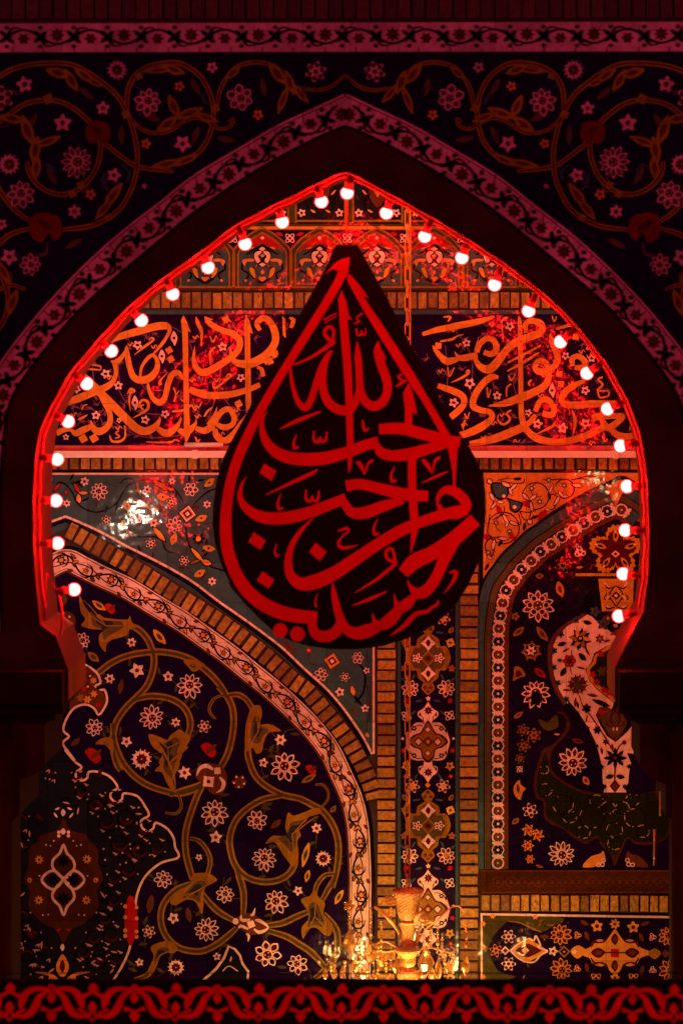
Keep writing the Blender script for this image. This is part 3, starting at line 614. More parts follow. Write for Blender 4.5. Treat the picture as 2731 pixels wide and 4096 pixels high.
letters([
    [(612, 72, 12), (622, 120, 32), (626, 300, 38), (630, 600, 38), (633, 800, 42), (648, 900, 48), (692, 978, 54), (770, 1030, 58), (880, 1052, 54), (1000, 1045, 52), (1130, 1008, 56), (1250, 952, 52), (1315, 925, 44)],
    [(1192, 868, 60), (1240, 852, 54), (1330, 850, 48), (1425, 852, 40), (1385, 898, 48), (1312, 942, 54), (1272, 892, 44), (1262, 845, 40)], [(1325, 940, 36), (1370, 990, 52), (1440, 1012, 54), (1535, 1000, 46)],
    [(1135, 570, 22), (1050, 610, 46), (980, 660, 52), (950, 720, 48), (980, 758, 52), (1080, 765, 56), (1180, 755, 56), (1280, 752, 50), (1385, 732, 8)],
    [(842, 502, 50), (770, 500, 52), (742, 470, 44), (762, 425, 44), (802, 420, 44), (842, 460, 44), (848, 540, 46), (818, 610, 56), (740, 660, 60), (620, 710, 66), (500, 752, 50), (375, 772, 6)],
    [(862, 200, 6), (872, 260, 46), (905, 340, 52), (918, 400, 50), (900, 450, 50), (862, 482, 36)],
    [(672, 195, 30), (668, 130, 40), (715, 105, 46), (785, 128, 54), (795, 185, 50), (740, 215, 62), (660, 245, 62), (590, 275, 62), (520, 330, 56), (460, 410, 62), (400, 475, 68), (350, 482, 62), (300, 450, 46), (268, 390, 28)],
    [(285, 350, 40), (310, 285, 46), (370, 242, 46), (420, 262, 46), (438, 325, 50), (400, 365, 46), (340, 350, 40)], [(290, 370, 44), (190, 395, 52), (142, 388, 30), (112, 345, 4)], [(150, 398, 34), (60, 422, 56), (10, 390, 46), (-40, 330, 30), (-60, 295, 3)],
    [(425, 72, 18), (300, 110, 46), (150, 140, 52), (0, 170, 46), (-60, 185, 40), (-140, 210, 30)], [(455, 548, 24), (400, 545, 52), (330, 600, 52), (270, 690, 52), (256, 770, 50), (310, 802, 46), (390, 822, 46), (402, 870, 46), (330, 930, 62), (230, 980, 58), (120, 1010, 50)],
    [(-20, 612, 40), (90, 650, 52), (170, 692, 52), (185, 750, 48), (140, 810, 52), (80, 860, 50)], [(640, 942, 62), (500, 1000, 66), (380, 1040, 58), (230, 1068, 40)], [(742, 815, 40), (780, 738, 46), (840, 722, 46), (888, 790, 48), (868, 842, 46), (800, 828, 44)], [(745, 840, 34), (710, 890, 44), (665, 925, 34)],
    [(1035, 460, 36), (1032, 402, 44), (1080, 382, 42), (1132, 425, 50), (1118, 468, 48), (1050, 470, 36)],
    [(528, 432, 12), (650, 370, 22), (786, 298, 12)], [(524, 498, 12), (650, 430, 24), (772, 352, 14)], [(908, 168, 20), (1015, 136, 28)],
    [(0, 265, 14), (90, 250, 20), (130, 225, 10), (180, 212, 6)], [(272, 330, 12), (300, 230, 4)], [(470, 120, 12), (500, 85, 20), (530, 80, 14)], [(480, 110, 10), (492, 270, 5)], [(58, 470, 8), (72, 540, 8), (110, 470, 10)], [(85, 588, 5), (170, 550, 20), (225, 510, 18), (215, 490, 12), (200, 515, 10)], [(535, 530, 14), (555, 570, 14), (590, 520, 6)], [(555, 600, 14), (520, 630, 14), (518, 700, 8)],
    [(715, 565, 14), (692, 590, 18), (702, 615, 10)], [(365, 625, 14), (375, 705, 12), (395, 640, 10)], [(555, 805, 16), (520, 830, 16), (545, 875, 18), (500, 915, 18), (455, 890, 14), (450, 840, 6)], [(745, 995, 5), (840, 950, 20), (895, 920, 20), (880, 908, 14)], [(1030, 800, 6), (1055, 880, 30), (1048, 950, 18), (1035, 1005, 5)], [(1270, 545, 16), (1235, 565, 14), (1270, 605, 18), (1230, 650, 14), (1310, 655, 14), (1315, 690, 14), (1250, 705, 14), (1232, 660, 12)],
    [(190, 830, 10), (210, 870, 12), (228, 820, 8)], [(200, 880, 12), (175, 920, 12), (182, 960, 8)], [(570, 1060, 6), (585, 1035, 14), (600, 1055, 8), (625, 1035, 6)], [(1270, 1005, 10), (1285, 1050, 14), (1310, 1030, 6)], [(875, 65, 8), (890, 110, 12), (910, 70, 8)], [(1490, 840, 6), (1500, 900, 22), (1478, 965, 6)], [(25, 75, 12), (80, 75, 18), (60, 110, 10)]])
for x, y, r_ in ((932, 520, 34), (942, 600, 32), (1060, 230, 34), (-15, 300, 34), (1150, 322, 16)): p.dia(x, y, r_, 'letter', .9)
p.poly([(1225, 390), (1245, 400), (1235, 430)], 'letter')
b.build('calligraphy_frieze', TW)
# ---- gap strips below
b = MB(); p = Pen(b, YB, SRC, .008); p.poly([(100, 1881), (2760, 1881), (2760, 1890), (100, 1890)], 'black'); p.poly([(100, 1891), (1500, 1891), (1500, 1899), (100, 1899)], 'white'); b.build('string_course', TW)
# ---- left slate spandrel
white_line = conv(SPC, [(-40, 505), (60, 470), (185, 425)]) + conv(SPC, [(186, 425), (340, 490), (500, 565), (720, 685), (900, 775), (1100, 880), (1300, 1000)]) + conv(CA, [(1000, 690), (1100, 760), (1200, 832), (1300, 910), (1400, 1005)]) + conv(L2, [(1180, 0), (1300, 135), (1400, 272), (1480, 395), (1545, 520)])
brick_c = conv(SPC, [(185, 530), (300, 590), (450, 680), (610, 770), (770, 870), (930, 965), (1080, 1060), (1240, 1160)]) + conv(CA, [(950, 748), (1050, 815), (1150, 890), (1250, 970), (1340, 1052)]) + conv(L2, [(1035, 20), (1110, 105), (1180, 190), (1250, 270), (1310, 350), (1370, 432), (1415, 510), (1460, 590), (1500, 680), (1535, 770), (1565, 880), (1580, 960)])
bord_c = conv(CA, [(180, 570), (300, 507), (380, 537), (465, 580), (590, 637), (712, 712), (835, 785), (940, 860), (1045, 934), (1140, 1012), (1240, 1092), (1335, 1178)]) + conv(L2, [(1060, 302), (1200, 480), (1290, 660), (1385, 880), (1430, 1090), (1443, 1310), (1450, 1520)]) + [(1438, 3650), (1437, 3870), (1436, 3990)]
b = MB(); p = Pen(b, YB, SRC, .008)
p.poly([(110, 1900), (1487, 1900), (1487, 3040)] + brick_c[::-1] + [(110, 2180)], 'slate')
random.seed(5); p.to(SPC, .0105)
nv = lambda pts, w_=14: p.rib([(x, y, w_ * (1 if 0 < i < len(pts) - 1 else .5)) for i, (x, y) in enumerate(pts)], 'navy')
nv([(100, 150), (140, 130), (200, 160), (250, 230), (280, 300), (350, 360), (450, 388), (560, 360), (640, 295), (690, 200), (760, 135), (860, 108), (960, 112), (1080, 150), (1160, 220), (1225, 330)])
nv([(640, 290), (622, 380), (650, 480), (720, 560), (830, 602), (940, 600), (1020, 640), (1060, 720), (1140, 745)]); nv([(1240, 400), (1230, 520), (1250, 650), (1310, 750), (1420, 850), (1568, 900), (1700, 960)]); nv([(1290, 330), (1380, 240), (1470, 190), (1600, 170)]); nv([(660, 140), (700, 100), (760, 100), (820, 160), (845, 240)])
nv([(235, 140), (270, 160), (295, 220)], 20); nv([(1600, 1000), (1700, 1120), (1900, 1250)])
for pts in ([(480, 205), (450, 300), (470, 390)], [(480, 180), (560, 150), (640, 165)], [(720, 200), (750, 260), (740, 330)], [(1080, 300), (1080, 420), (1060, 500)], [(540, 460), (480, 400), (440, 300)], [(1340, 620), (1240, 640), (1130, 560)], [(1215, 810), (1240, 700), (1250, 650)], [(1275, 190), (1200, 200), (1160, 220)], [(1400, 320), (1370, 250)], [(350, 120), (420, 200)], [(925, 660), (840, 620)], [(1240, 850), (1290, 930), (1420, 1000)]):
    p.rib([(x, y, 7) for x, y in pts], 'maroon', -.0003)
for i in range(46):
    x, y = random.uniform(60, 1480), random.uniform(80, 1000)
    if y > 380 + (x - 100) * .52: continue
    p.leaf(x, y, 70, 22, random.random() * 6, 'navy' if i % 3 else 'maroon', None, -.0005)
for x, y, L, W_, a, m in ((820, 190, 130, 30, 75, 'gold'), (1030, 160, 190, 40, 28, 'gold'), (850, 310, 120, 50, 35, 'orange'), (945, 355, 120, 50, 20, 'gold'), (690, 500, 90, 44, 60, 'yellow'), (735, 560, 110, 34, 50, 'gold'), (1000, 580, 150, 46, 50, 'yellow'), (1330, 760, 160, 36, 48, 'yellow'), (1410, 825, 90, 50, 20, 'orange'), (1310, 820, 90, 26, -20, 'gold'), (285, 180, 110, 30, 60, 'red'), (300, 270, 80, 44, 80, 'orange'), (340, 220, 80, 30, 0, 'orange'), (110, 170, 90, 26, -50, 'red'), (190, 215, 40, 30, 90, 'red')):
    p.leaf(x, y, L * 1.25, W_ * 1.5, R(a), 'navy', None, .0006); p.leaf(x, y, L, W_, R(a), m, None, .0012)
for x, y, a in ((720, 335, 60), (1365, 440, -20), (1125, 622, 110), (1430, 702, 10), (1350, 920, -30), (1435, 130, -40), (1030, 255, 10)): p.leaf(x, y, 110, 60, R(a), 'ochre', None, .001); p.disc(x, y, 10, 'maroon', .002)
for x, y, r_ in ((350, 120, 40), (195, 310, 34), (895, 190, 38), (1110, 118, 30), (1415, 320, 36), (1458, 990, 38), (50, 100, 24), (950, 480, 40)): p.five(x, y, r_, 6, 'white', 'maroon')
for x, y, r_ in ((540, 460, 44), (1105, 300, 44), (925, 660, 46), (1215, 810, 44)): p.ring6(x, y, r_, 6, 'white', 'maroon')
for x, y, r_, n_ in ((480, 205, 76, 9), (1275, 190, 62, 6), (800, 430, 66, 8), (1130, 500, 70, 8)): p.lotus(x, y, r_, n_, 'white', 'maroon', 'slate')
p.dia(1245, 402, 84, 'navy', .15, .0004); p.dia(1245, 402, 72, 'white', .15, .001); p.dia(1245, 402, 58, 'orange', .15, .0016); p.dia(1245, 402, 44, 'maroon', .15, .0022); p.dia(1245, 402, 22, 'white', .15, .0028, 1)
p.star(1340, 620, 62, 8, 'navy', None); p.disc(1340, 620, 22, 'yellow', .002)
p.to(CA); p.dia(1525, 968, 44, 'brown', .2, .0005); p.dia(1525, 968, 36, 'orange', .2, .001); p.dia(1525, 968, 22, 'maroon', .2, .0016); p.dia(1525, 968, 11, 'white', .2, .0022)
p.lotus(1475, 1030, 30, 6, 'white', 'maroon', 'slate'); p.five(1560, 1110, 22, 5, 'white', 'maroon'); p.five(1418, 918, 14, 6, 'red', 'yellow'); p.rib([(1418, 930, 4), (1430, 980, 4), (1500, 990, 4)], 'maroon'); p.leaf(1330, 905, 90, 26, .8, 'brown', None)
p.to(CC); p.lotus(75, 955, 28, 6, 'white', 'maroon', 'slate'); p.five(115, 1012, 16, 5, 'white', 'maroon'); p.ring6(15, 1042, 22, 6, 'white', 'maroon'); p.five(108, 1186, 19, 5, 'white', 'maroon'); p.leaf(52, 1105, 46, 20, 1.3, 'orange', None); p.rib([(60, 960, 5), (105, 1020, 9), (100, 1110, 9), (60, 1160, 7)], 'navy')
p.leaf(75, 1150, 60, 16, .9, 'navy', None, .0008); p.leaf(60, 1200, 60, 14, 1.1, 'brown', None, .0008); p.leaf(118, 1308, 26, 16, 1.2, 'orange', None); p.rib([(118, 1080, 4), (130, 1180, 4), (110, 1300, 4)], 'maroon')
p.to(SRC, .012)
pw = Path(white_line)
p.rib([(x, y, 9) for x, y in pw.line(0, 12)], 'white', .001, smooth=False); p.rib([(x, y, 15) for x, y in pw.line(14, 12)], 'navy', 0, smooth=False)
p.rib([(1494, 1900, 9), (1494, 3015, 9)], 'white', .0015, smooth=False)
for i in range(1, 40): x, y, tx, ty = pw.pos(i * 48); p.rib([(x - ty * 5, y + tx * 5, 2), (x + ty * 5, y - tx * 5, 2)], 'brown', .002, smooth=False)
b.build('spandrel_panel', TW)
# ---- lunette with its gold arabesque
b = MB(); p = Pen(b, YB, SRC, .008)
p.poly(bord_c + [(-200, 3990), (-200, 2400)], 'cobalt')
random.seed(21); p.to(L1, .0105)
V = lambda crop, pts, w_=27: (p.to(crop), p.gv(pts, w_ / crop[2]))
# thin stems first
def stems(crop, lst):
    p.to(crop)
    for x, y, r_ in lst:
        for j in range(2):
            a = random.random() * 6.3; L = r_ + random.uniform(50, 120); c2 = a + random.uniform(-.5, .5)
            x2, y2 = x + L * math.cos(c2), y + L * math.sin(c2)
            p.rib([(x, y, 8), (x + L * .5 * math.cos(a), y + L * .5 * math.sin(a), 8), (x2, y2, 5)], 'olive', -.0008)
            p.leaf(x + L * .8 * math.cos(c2 + .25), y + L * .8 * math.sin(c2 + .25), 80, 28, a + 1.0, 'olive', None, -.0005)
F1 = [('l', 290, 475, 75, 8), ('f', 130, 478, 36, 6), ('f', 735, 490, 44, 6), ('s', 785, 740, 72, 5), ('f', 540, 815, 46, 6), ('f', 1062, 795, 48, 5), ('l', 1255, 885, 112, 10), ('l', 910, 1160, 110, 11), ('f', 1130, 1205, 43, 6), ('r', 1385, 1242, 60, 6), ('l', 400, 1250, 80, 8), ('s', 690, 1378, 54, 5), ('k', 825, 1535, 98, 0)]
F2 = [('l', 310, 985, 108, 10), ('s', 322, 1170, 54, 5), ('f', 190, 1328, 28, 5), ('l', 648, 1035, 80, 8), ('l', 703, 1345, 96, 11), ('k', 1162, 1338, 66, 0), ('f', 1110, 1100, 42, 6), ('s', 828, 408, 50, 6), ('f', 695, 587, 38, 5), ('l', 865, 625, 115, 9), ('s', 78, 665, 56, 6)]
F3 = [('l', 185, 520, 72, 8), ('r', 73, 930, 52, 6), ('l', 530, 915, 98, 11), ('f', 265, 825, 46, 5), ('l', 668, 640, 70, 8), ('l', 1072, 700, 98, 9), ('s', 1240, 610, 42, 5), ('l', 1005, 1100, 104, 7), ('l', 1235, 1190, 80, 7), ('f', 605, 1125, 32, 5), ('k', 285, 1210, 70, 0), ('s', 0, 1170, 36, 5)]
for crop, lst in ((L1, F1), (L2, F2), (L3, F3)): stems(crop, [(f[1], f[2], f[3]) for f in lst])
V(L1, [(330, 840), (440, 760), (560, 670), (700, 610), (850, 582), (1000, 575), (1150, 600), (1280, 650), (1400, 740), (1500, 840), (1575, 940)])
V(L1, [(700, 335), (790, 370), (870, 450), (920, 560), (937, 650), (920, 760), (870, 880), (780, 980), (680, 1080), (600, 1200), (570, 1330), (570, 1430), (600, 1568), (640, 1640)])
V(L1, [(770, 1000), (900, 972), (1050, 985), (1170, 1042), (1240, 1130), (1260, 1240), (1225, 1345)])
V(L2, [(340, -10), (405, 60), (450, 150), (462, 260), (450, 380), (420, 500), (372, 600), (330, 670)]); V(L2, [(390, 70), (480, 52), (550, 82), (600, 150), (625, 230)], 22)
V(L2, [(585, 400), (572, 500), (592, 600), (640, 700), (730, 780), (850, 840), (980, 870), (1080, 920), (1150, 960), (1210, 1030), (1260, 1130), (1282, 1250), (1272, 1400), (1235, 1568)])
V(L2, [(840, 845), (700, 872), (590, 930), (500, 1010), (450, 1100), (430, 1200), (442, 1300), (480, 1400), (560, 1480), (680, 1520), (800, 1510), (890, 1460), (938, 1380), (945, 1290)])
V(L2, [(228, 750), (170, 860), (120, 1000), (92, 1100), (82, 1200), (92, 1320), (130, 1460), (165, 1550)]); V(L2, [(120, 1180), (190, 1200), (250, 1270), (278, 1350), (262, 1440), (225, 1510)], 19)
V(L2, [(-40, 838), (80, 802), (180, 770), (245, 735)]); V(CB, [(520, -10), (532, 90), (572, 180), (640, 250), (720, 290), (820, 312), (900, 292), (955, 258)])
V(L2, [(485, 1410), (510, 1500), (540, 1600)]); V(L3, [(760, 430), (800, 560), (816, 660), (810, 800)])
V(L3, [(760, 900), (690, 965), (600, 1032), (500, 1080), (400, 1082), (300, 1052), (220, 982), (172, 880), (170, 770), (210, 680), (290, 602), (400, 555)]); V(L3, [(480, 620), (560, 720), (640, 790), (750, 850)])
V(L3, [(990, 885), (1120, 862), (1230, 812), (1330, 770)]); V(L3, [(1010, 925), (1150, 970), (1250, 1030), (1350, 1100), (1470, 1230)]); V(L3, [(1420, 700), (1480, 590), (1540, 490)], 24); V(L3, [(1545, 478), (1450, 490), (1385, 570), (1370, 660)], 20)
V(L3, [(1440, 790), (1530, 900), (1552, 1000), (1540, 1100), (1480, 1200), (1370, 1300)]); V(L3, [(310, 1060), (200, 1062), (110, 1060)]); V(L3, [(150, 1090), (110, 1200), (60, 1270), (-40, 1310)], 22)
V(L2, [(270, 190), (275, 130), (330, 70), (400, 62)], 9); V(L2, [(1130, 950), (1190, 890), (1200, 820), (1160, 760), (1100, 760)], 10); V(CB, [(820, 310), (835, 370), (810, 405), (760, 400)], 12); V(L1, [(1568, 960), (1480, 990), (1430, 1080), (1450, 1140), (1490, 1175)], 11)
p.to(L1); p.palm([(270, 70), (320, 170), (390, 250), (450, 240), (500, 270), (690, 285), (720, 250), (740, 310), (800, 350), (720, 370), (700, 420), (620, 450), (550, 470), (510, 520), (500, 575), (450, 510), (445, 430), (480, 380), (380, 370), (285, 340), (320, 280), (280, 210)])
p.palm([(890, 1310), (940, 1360), (1040, 1370), (1100, 1310), (1160, 1270), (1200, 1290), (1265, 1340), (1200, 1460), (1150, 1590), (1060, 1700), (1060, 1640), (980, 1568), (1010, 1490), (940, 1440), (900, 1380)])
p.palm([(412, 1400), (470, 1350), (560, 1350), (570, 1480), (500, 1410)], k=.5); p.palm([(1200, 660), (1260, 640), (1380, 680), (1330, 740), (1280, 750), (1250, 720)], k=.5)
p.to(CB); p.palm([(690, 40), (820, 90), (865, 100), (830, 140), (825, 190), (795, 250), (812, 312), (770, 270), (745, 215), (712, 208), (765, 150), (720, 110)])
p.to(L2); p.palm([(560, 270), (590, 180), (620, 140), (672, 145), (682, 220), (660, 290), (740, 285), (832, 338), (740, 350), (700, 420), (680, 500), (640, 515), (610, 470), (560, 500), (550, 400)])
p.palm([(888, 978), (940, 1000), (1110, 940), (1142, 980), (1030, 1020), (970, 1090), (988, 1160), (960, 1200), (968, 1320), (930, 1400), (880, 1350), (830, 1280), (780, 1210), (710, 1222), (770, 1160), (870, 1160), (865, 1080)])
p.to(L3); p.palm([(420, 480), (520, 470), (570, 490), (605, 530), (520, 580), (500, 640), (500, 720), (485, 792), (440, 700), (370, 680), (280, 722), (240, 690), (330, 600), (400, 550)])
p.palm([(1262, 682), (1330, 650), (1370, 600), (1400, 660), (1450, 710), (1440, 790), (1510, 880), (1490, 960), (1440, 950), (1380, 900), (1310, 920), (1280, 988), (1268, 900), (1320, 830), (1310, 760)])
p.palm([(90, 1050), (180, 1008), (250, 1010), (300, 1060), (260, 1100), (170, 1090), (130, 1180), (80, 1272), (68, 1230), (110, 1130)])
# white knots
p.to(L2, .0115); p.sp([(160, 690), (200, 610), (290, 590), (390, 640), (410, 740), (370, 830), (290, 830), (230, 760)], 'brown', -.0004)
for pts in ([(172, 690, 3), (198, 632, 26), (250, 612, 32), (300, 640, 18)], [(352, 700, 14), (384, 745, 30), (368, 795, 22), (325, 822, 3)]): p.rib(pts, 'white')
p.star(335, 650, 36, 4, 'white', None, .7, 0, .75); p.star(265, 735, 58, 4, 'white', 'maroon', .9, 0, .7)
p.to(L3); p.sp([(740, 850), (820, 790), (900, 800), (1010, 900), (920, 950), (840, 940)], 'brown', -.0004)
for pts in ([(795, 800, 10), (800, 840, 24), (865, 838, 20)], [(775, 905, 10), (790, 885, 22), (850, 910, 18)], [(905, 840, 14), (950, 850, 26), (1005, 900, 14), (940, 935, 28), (895, 910, 12)], [(905, 745, 3), (888, 795, 24), (868, 800, 12)], [(835, 945, 14), (855, 965, 22), (848, 1008, 3)]): p.rib(pts, 'white')
p.dia(872, 872, 38, 'white', .4); p.disc(752, 850, 24, 'white')
for crop, lst in ((L1, F1), (L2, F2), (L3, F3)):
    p.to(crop)
    for t, x, y, r_, n_ in lst:
        if t == 'l': p.lotus(x, y, r_, n_, 'white', 'maroon', 'navy')
        elif t == 'f': p.five(x, y, r_, n_, 'white', 'brown')
        elif t == 's': p.star(x, y, r_, n_, 'white', 'brown')
        elif t == 'r': p.ring6(x, y, r_, n_, 'white', 'brown')
        else: p.spiky(x, y, r_, 'white', 'maroon')
for crop, x, y, L, W_, a, m in ((L1, 395, 620, 130, 70, 40, 'gold'), (L1, 640, 885, 140, 50, 100, 'brown'), (L1, 985, 440, 170, 70, 50, 'ochre'), (L1, 445, 160, 150, 60, 35, 'ochre'), (L1, 235, 1380, 110, 50, -40, 'brown'), (L2, 1240, 950, 70, 40, -50, 'gold'), (L2, 1025, 1310, 200, 54, 105, 'ochre'), (L2, 1038, 1475, 100, 44, 105, 'ochre'), (L2, 795, 1065, 110, 50, -40, 'brown'), (L3, 85, 715, 150, 60, 100, 'brown'), (L3, 385, 800, 120, 50, 80, 'brown'), (L3, 1560, 660, 130, 50, 120, 'ochre'), (L1, 125, 110, 110, 80, 90, 'brown'), (L2, 1050, 710, 130, 50, -30, 'gold')):
    p.to(crop); p.leaf(x, y, L, W_, R(a), m, 'olive', .001)
for crop, x, y, s_ in ((L2, 265, 485, 1), (L2, 1065, 640, .7), (L1, 390, 1500, 1.2), (L1, 540, 185, .8)):
    p.to(crop); p.sp([(x - 60 * s_, y - 30 * s_), (x - 10 * s_, y - 55 * s_), (x + 40 * s_, y - 20 * s_), (x + 60 * s_, y + 30 * s_), (x + 20 * s_, y + 60 * s_), (x - 30 * s_, y + 20 * s_)], 'red', .001); p.leaf(x + 25 * s_, y - 10 * s_, 110 * s_, 40 * s_, -.7, 'brown', None, .002)
p.to(L2); p.five(505, 735, 62, 6, 'brown', None, 0, 0)
for k in range(5): p.disc(505 + 42 * math.cos(k * 1.26 + .4), 735 + 42 * math.sin(k * 1.26 + .4), 9, 'white', .003, 8)
p.to(L1); p.disc(150, 300, 90, 'brown', -.0003, 10)
for x, y, r_ in ((122, 228, 13), (180, 260, 11), (123, 322, 19), (90, 373, 9), (160, 373, 9)): p.disc(x, y, r_, 'white', .001, 8)
# dark cartouche at the lower left
edge_c = conv(L1, [(320, 690), (375, 722), (432, 772), (458, 850), (420, 872), (408, 900), (432, 926), (490, 912), (517, 1000), (490, 1080), (440, 1138), (400, 1080), (320, 1045), (220, 1080), (150, 1180), (125, 1280), (176, 1330), (120, 1390), (170, 1470), (230, 1550)]) + conv(CB, [(300, 110), (345, 165), (378, 192), (352, 215), (355, 242), (380, 254), (404, 240), (410, 214), (460, 214), (512, 240), (542, 285), (512, 308), (512, 335), (540, 353), (564, 336), (570, 312), (632, 325), (667, 370), (686, 412), (652, 435), (655, 470), (682, 485), (708, 470), (716, 446), (770, 474), (800, 520), (806, 560), (822, 590), (814, 610), (740, 632), (670, 692), (632, 775), (622, 860), (612, 950), (595, 1030), (565, 1100), (515, 1180), (470, 1240)])
p.to(SRC, .0125)
p.poly(edge_c + [(-200, 3990), (-200, 2660), (100, 2640)], 'slatedark')
p.rib([(x, y, 9) for x, y in edge_c], 'white', .001); p.rib([(x - 9, y + 3, 6) for x, y in edge_c], 'black', .0008)
p.to(L1, .0135); p.sp([(240, 720), (330, 700), (430, 800), (400, 880), (480, 940), (500, 1020), (440, 1110), (380, 1040), (260, 1040), (180, 1090)], 'brown', 0)
for x, y, m, r_ in ((365, 790, 'maroon', 40), (345, 885, 'maroon', 40), (395, 830, 'orange', 34), (310, 905, 'red', 30), (340, 1000, 'orange', 40), (400, 950, 'orange', 36), (440, 1050, 'red', 24), (280, 985, 'gold', 40)): p.star(x, y, r_, 6, m, 'white' if m == 'maroon' else None, None, .001)
p.to(CB, .0135)
hx = 295
med = [(295, 425), (318, 470), (350, 490), (395, 500), (420, 535), (452, 570), (455, 640), (475, 700), (452, 760), (455, 830), (420, 880), (380, 915), (340, 930), (318, 960), (295, 1000)]
p.sp(med + [(2 * hx - x, y) for x, y in med[-2:0:-1]], 'umber')
random.seed(9)
for i in range(90):          # fine scrolling sprigs on the cartouche
    x, y = random.uniform(70, 800), random.uniform(190, 1160)
    if (x > 300 and y < 330 and x > 560) or ((x - 295) / 185) ** 2 + ((y - 710) / 300) ** 2 < 1: continue
    if x > 640 and (y < 500 or y > 620): continue
    if x > 480 and y < 330 or x > 580 and y > 700 or x < 230 and y < 420: continue
    a = random.random() * 6.3; r_ = random.uniform(20, 44)
    p.rib([(x + r_ * math.cos(a + t), y + r_ * math.sin(a + t), 5) for t in (0, .7, 1.5, 2.4, 3.2)], 'black', 0)
    if i % 2: p.leaf(x, y, random.uniform(22, 40), 9, a, 'sprig', None, .0006)
    elif i % 4 == 0: p.disc(x, y, 5, 'sprig', .0006, 7)
    else: p.leaf(x, y, 46, 18, a, 'maroon', None, .0006)
for sx in (-1, 1):
    for dx, y, r_ in ((85, 300, 34), (150, 360, 46), (230, 330, 44), (200, 440, 48), (290, 420, 52), (370, 470, 40), (260, 540, 54), (350, 570, 52), (430, 560, 40), (300, 660, 46), (230, 700, 34), (230, 800, 40), (190, 880, 44), (140, 970, 42), (220, 960, 46), (90, 1040, 40), (170, 1060, 44), (240, 1070, 36), (120, 1125, 34), (60, 230, 26)):
        x = hx + sx * dx
        if sx < 0 and (x < 60 or y < 420 and x < 230 or x < 95 and y < 600): continue
        p.rib([(x + r_ * (1 - .1 * t) * math.cos(sx * t + 1), y + r_ * (1 - .1 * t) * math.sin(sx * t + 1), 6) for t in [k * .55 for k in range(13)]], 'black', .0003)
        p.rib([(x + r_ * .6 * math.cos(sx * t), y + r_ * .6 * math.sin(sx * t), 9 * (.4 + .6 * math.sin(t * .9))) for t in (.2, .9, 1.6, 2.3, 3.0)], 'maroon', .0006)
        for k in range(4):
            a = k * 1.57 + sx * .5; u, v = x + r_ * math.cos(a), y + r_ * math.sin(a)
            if k % 2: p.leaf(u, v, 24, 7, a + 1.57, 'sprig', None, .001); p.leaf(u + 7, v + 5, 18, 6, a + .6, 'sprig', None, .001)
            else: p.disc(u, v, 4.2, 'sprig', .001, 7)
WQ = [[(295, 548), (310, 585), (340, 620), (342, 660), (300, 700), (250, 660), (246, 620), (278, 585)], [(295, 870), (312, 830), (342, 795), (338, 760), (298, 712), (250, 760), (246, 795), (278, 830)], [(390, 708), (365, 675), (335, 668), (302, 700), (302, 716), (335, 750), (365, 742)], [(195, 708), (222, 675), (255, 668), (288, 700), (288, 716), (255, 750), (222, 742)]]
for l in WQ:
    p.rib([(x, y, 12) for x, y in l], 'white', .001, closed=True); cx = sum(x for x, _ in l) / len(l); cy = sum(y for _, y in l) / len(l); p.star(cx, cy, 34, 8, 'navy', 'black', None, .0014)
for x, y, r_ in ((183, 616, 22), (402, 614, 22), (182, 802, 22), (400, 802, 22), (140, 710, 14), (443, 710, 14)): p.star(x, y, r_, 8, 'orange', 'maroon', None, .001)
for s_ in (-1, 1):
    for dx, y in ((60, 552), (80, 548), (45, 530), (70, 868), (95, 870), (110, 690)): p.disc(hx + s_ * dx, y, 4, 'white', .001, 7)
p.leaf(293, 487, 30, 26, 1.57, 'white', None, .001)
for dx, dy in ((-22, 490), (22, 490), (-22, 507), (22, 507), (0, 508)): p.disc(hx + dx, dy, 8, 'white' if dx else 'black', .0012, 8)
p.leaf(293, 400, 34, 22, -1.57, 'white', None, .001); p.leaf(290, 1018, 34, 20, 1.57, 'white', None, .001)
for s_ in (-1, 1): p.leaf(hx + s_ * 28, 382, 26, 10, .4 * s_, 'white', None, .001); p.leaf(hx + s_ * 36, 412, 30, 10, -.9 * s_, 'white', None, .001); p.leaf(hx + s_ * 22, 938, 20, 10, .4 * s_, 'red', None, .001)
p.sp([(290, 1050), (316, 1090), (318, 1120), (300, 1150), (278, 1150), (262, 1120), (264, 1090)], 'orange', .001); p.leaf(290, 1105, 60, 26, 1.57, 'maroon', None, .0016)
for s_ in (-1, 1): p.sp([(hx - 5 + s_ * 20, 1165), (hx - 5 + s_ * 60, 1135), (hx - 5 + s_ * 130, 1132), (hx - 5 + s_ * 60, 1150), (hx - 5 + s_ * 70, 1175)], 'orange', .001)
p.sp([(575, 860), (590, 790), (612, 785), (630, 850), (635, 930), (605, 1010), (580, 960)], 'red', .002)
for y in (830, 880, 940, 965): p.disc(578, y, 10, 'orange', .003, 8); p.disc(630, y + 5, 9, 'orange', .003, 8)
p.to(L3, .0125); p.poly([(695, 1040), (740, 1060), (780, 1110), (805, 1180), (850, 1240), (845, 1330), (470, 1330), (600, 1220), (660, 1130)], 'slatedark'); p.rib([(480, 1330, 20), (600, 1220, 20), (660, 1140, 20), (697, 1045, 18), (745, 1066, 18), (785, 1115, 18), (805, 1180, 18), (850, 1242, 18), (842, 1330, 18)], 'white', .001, smooth=False)
p.rib([(650, 1240, 8), (700, 1200, 8), (770, 1240, 8)], 'white', .001); p.leaf(715, 1145, 50, 14, 1.8, 'white', None, .001)
b.build('lunette_panel', TW)
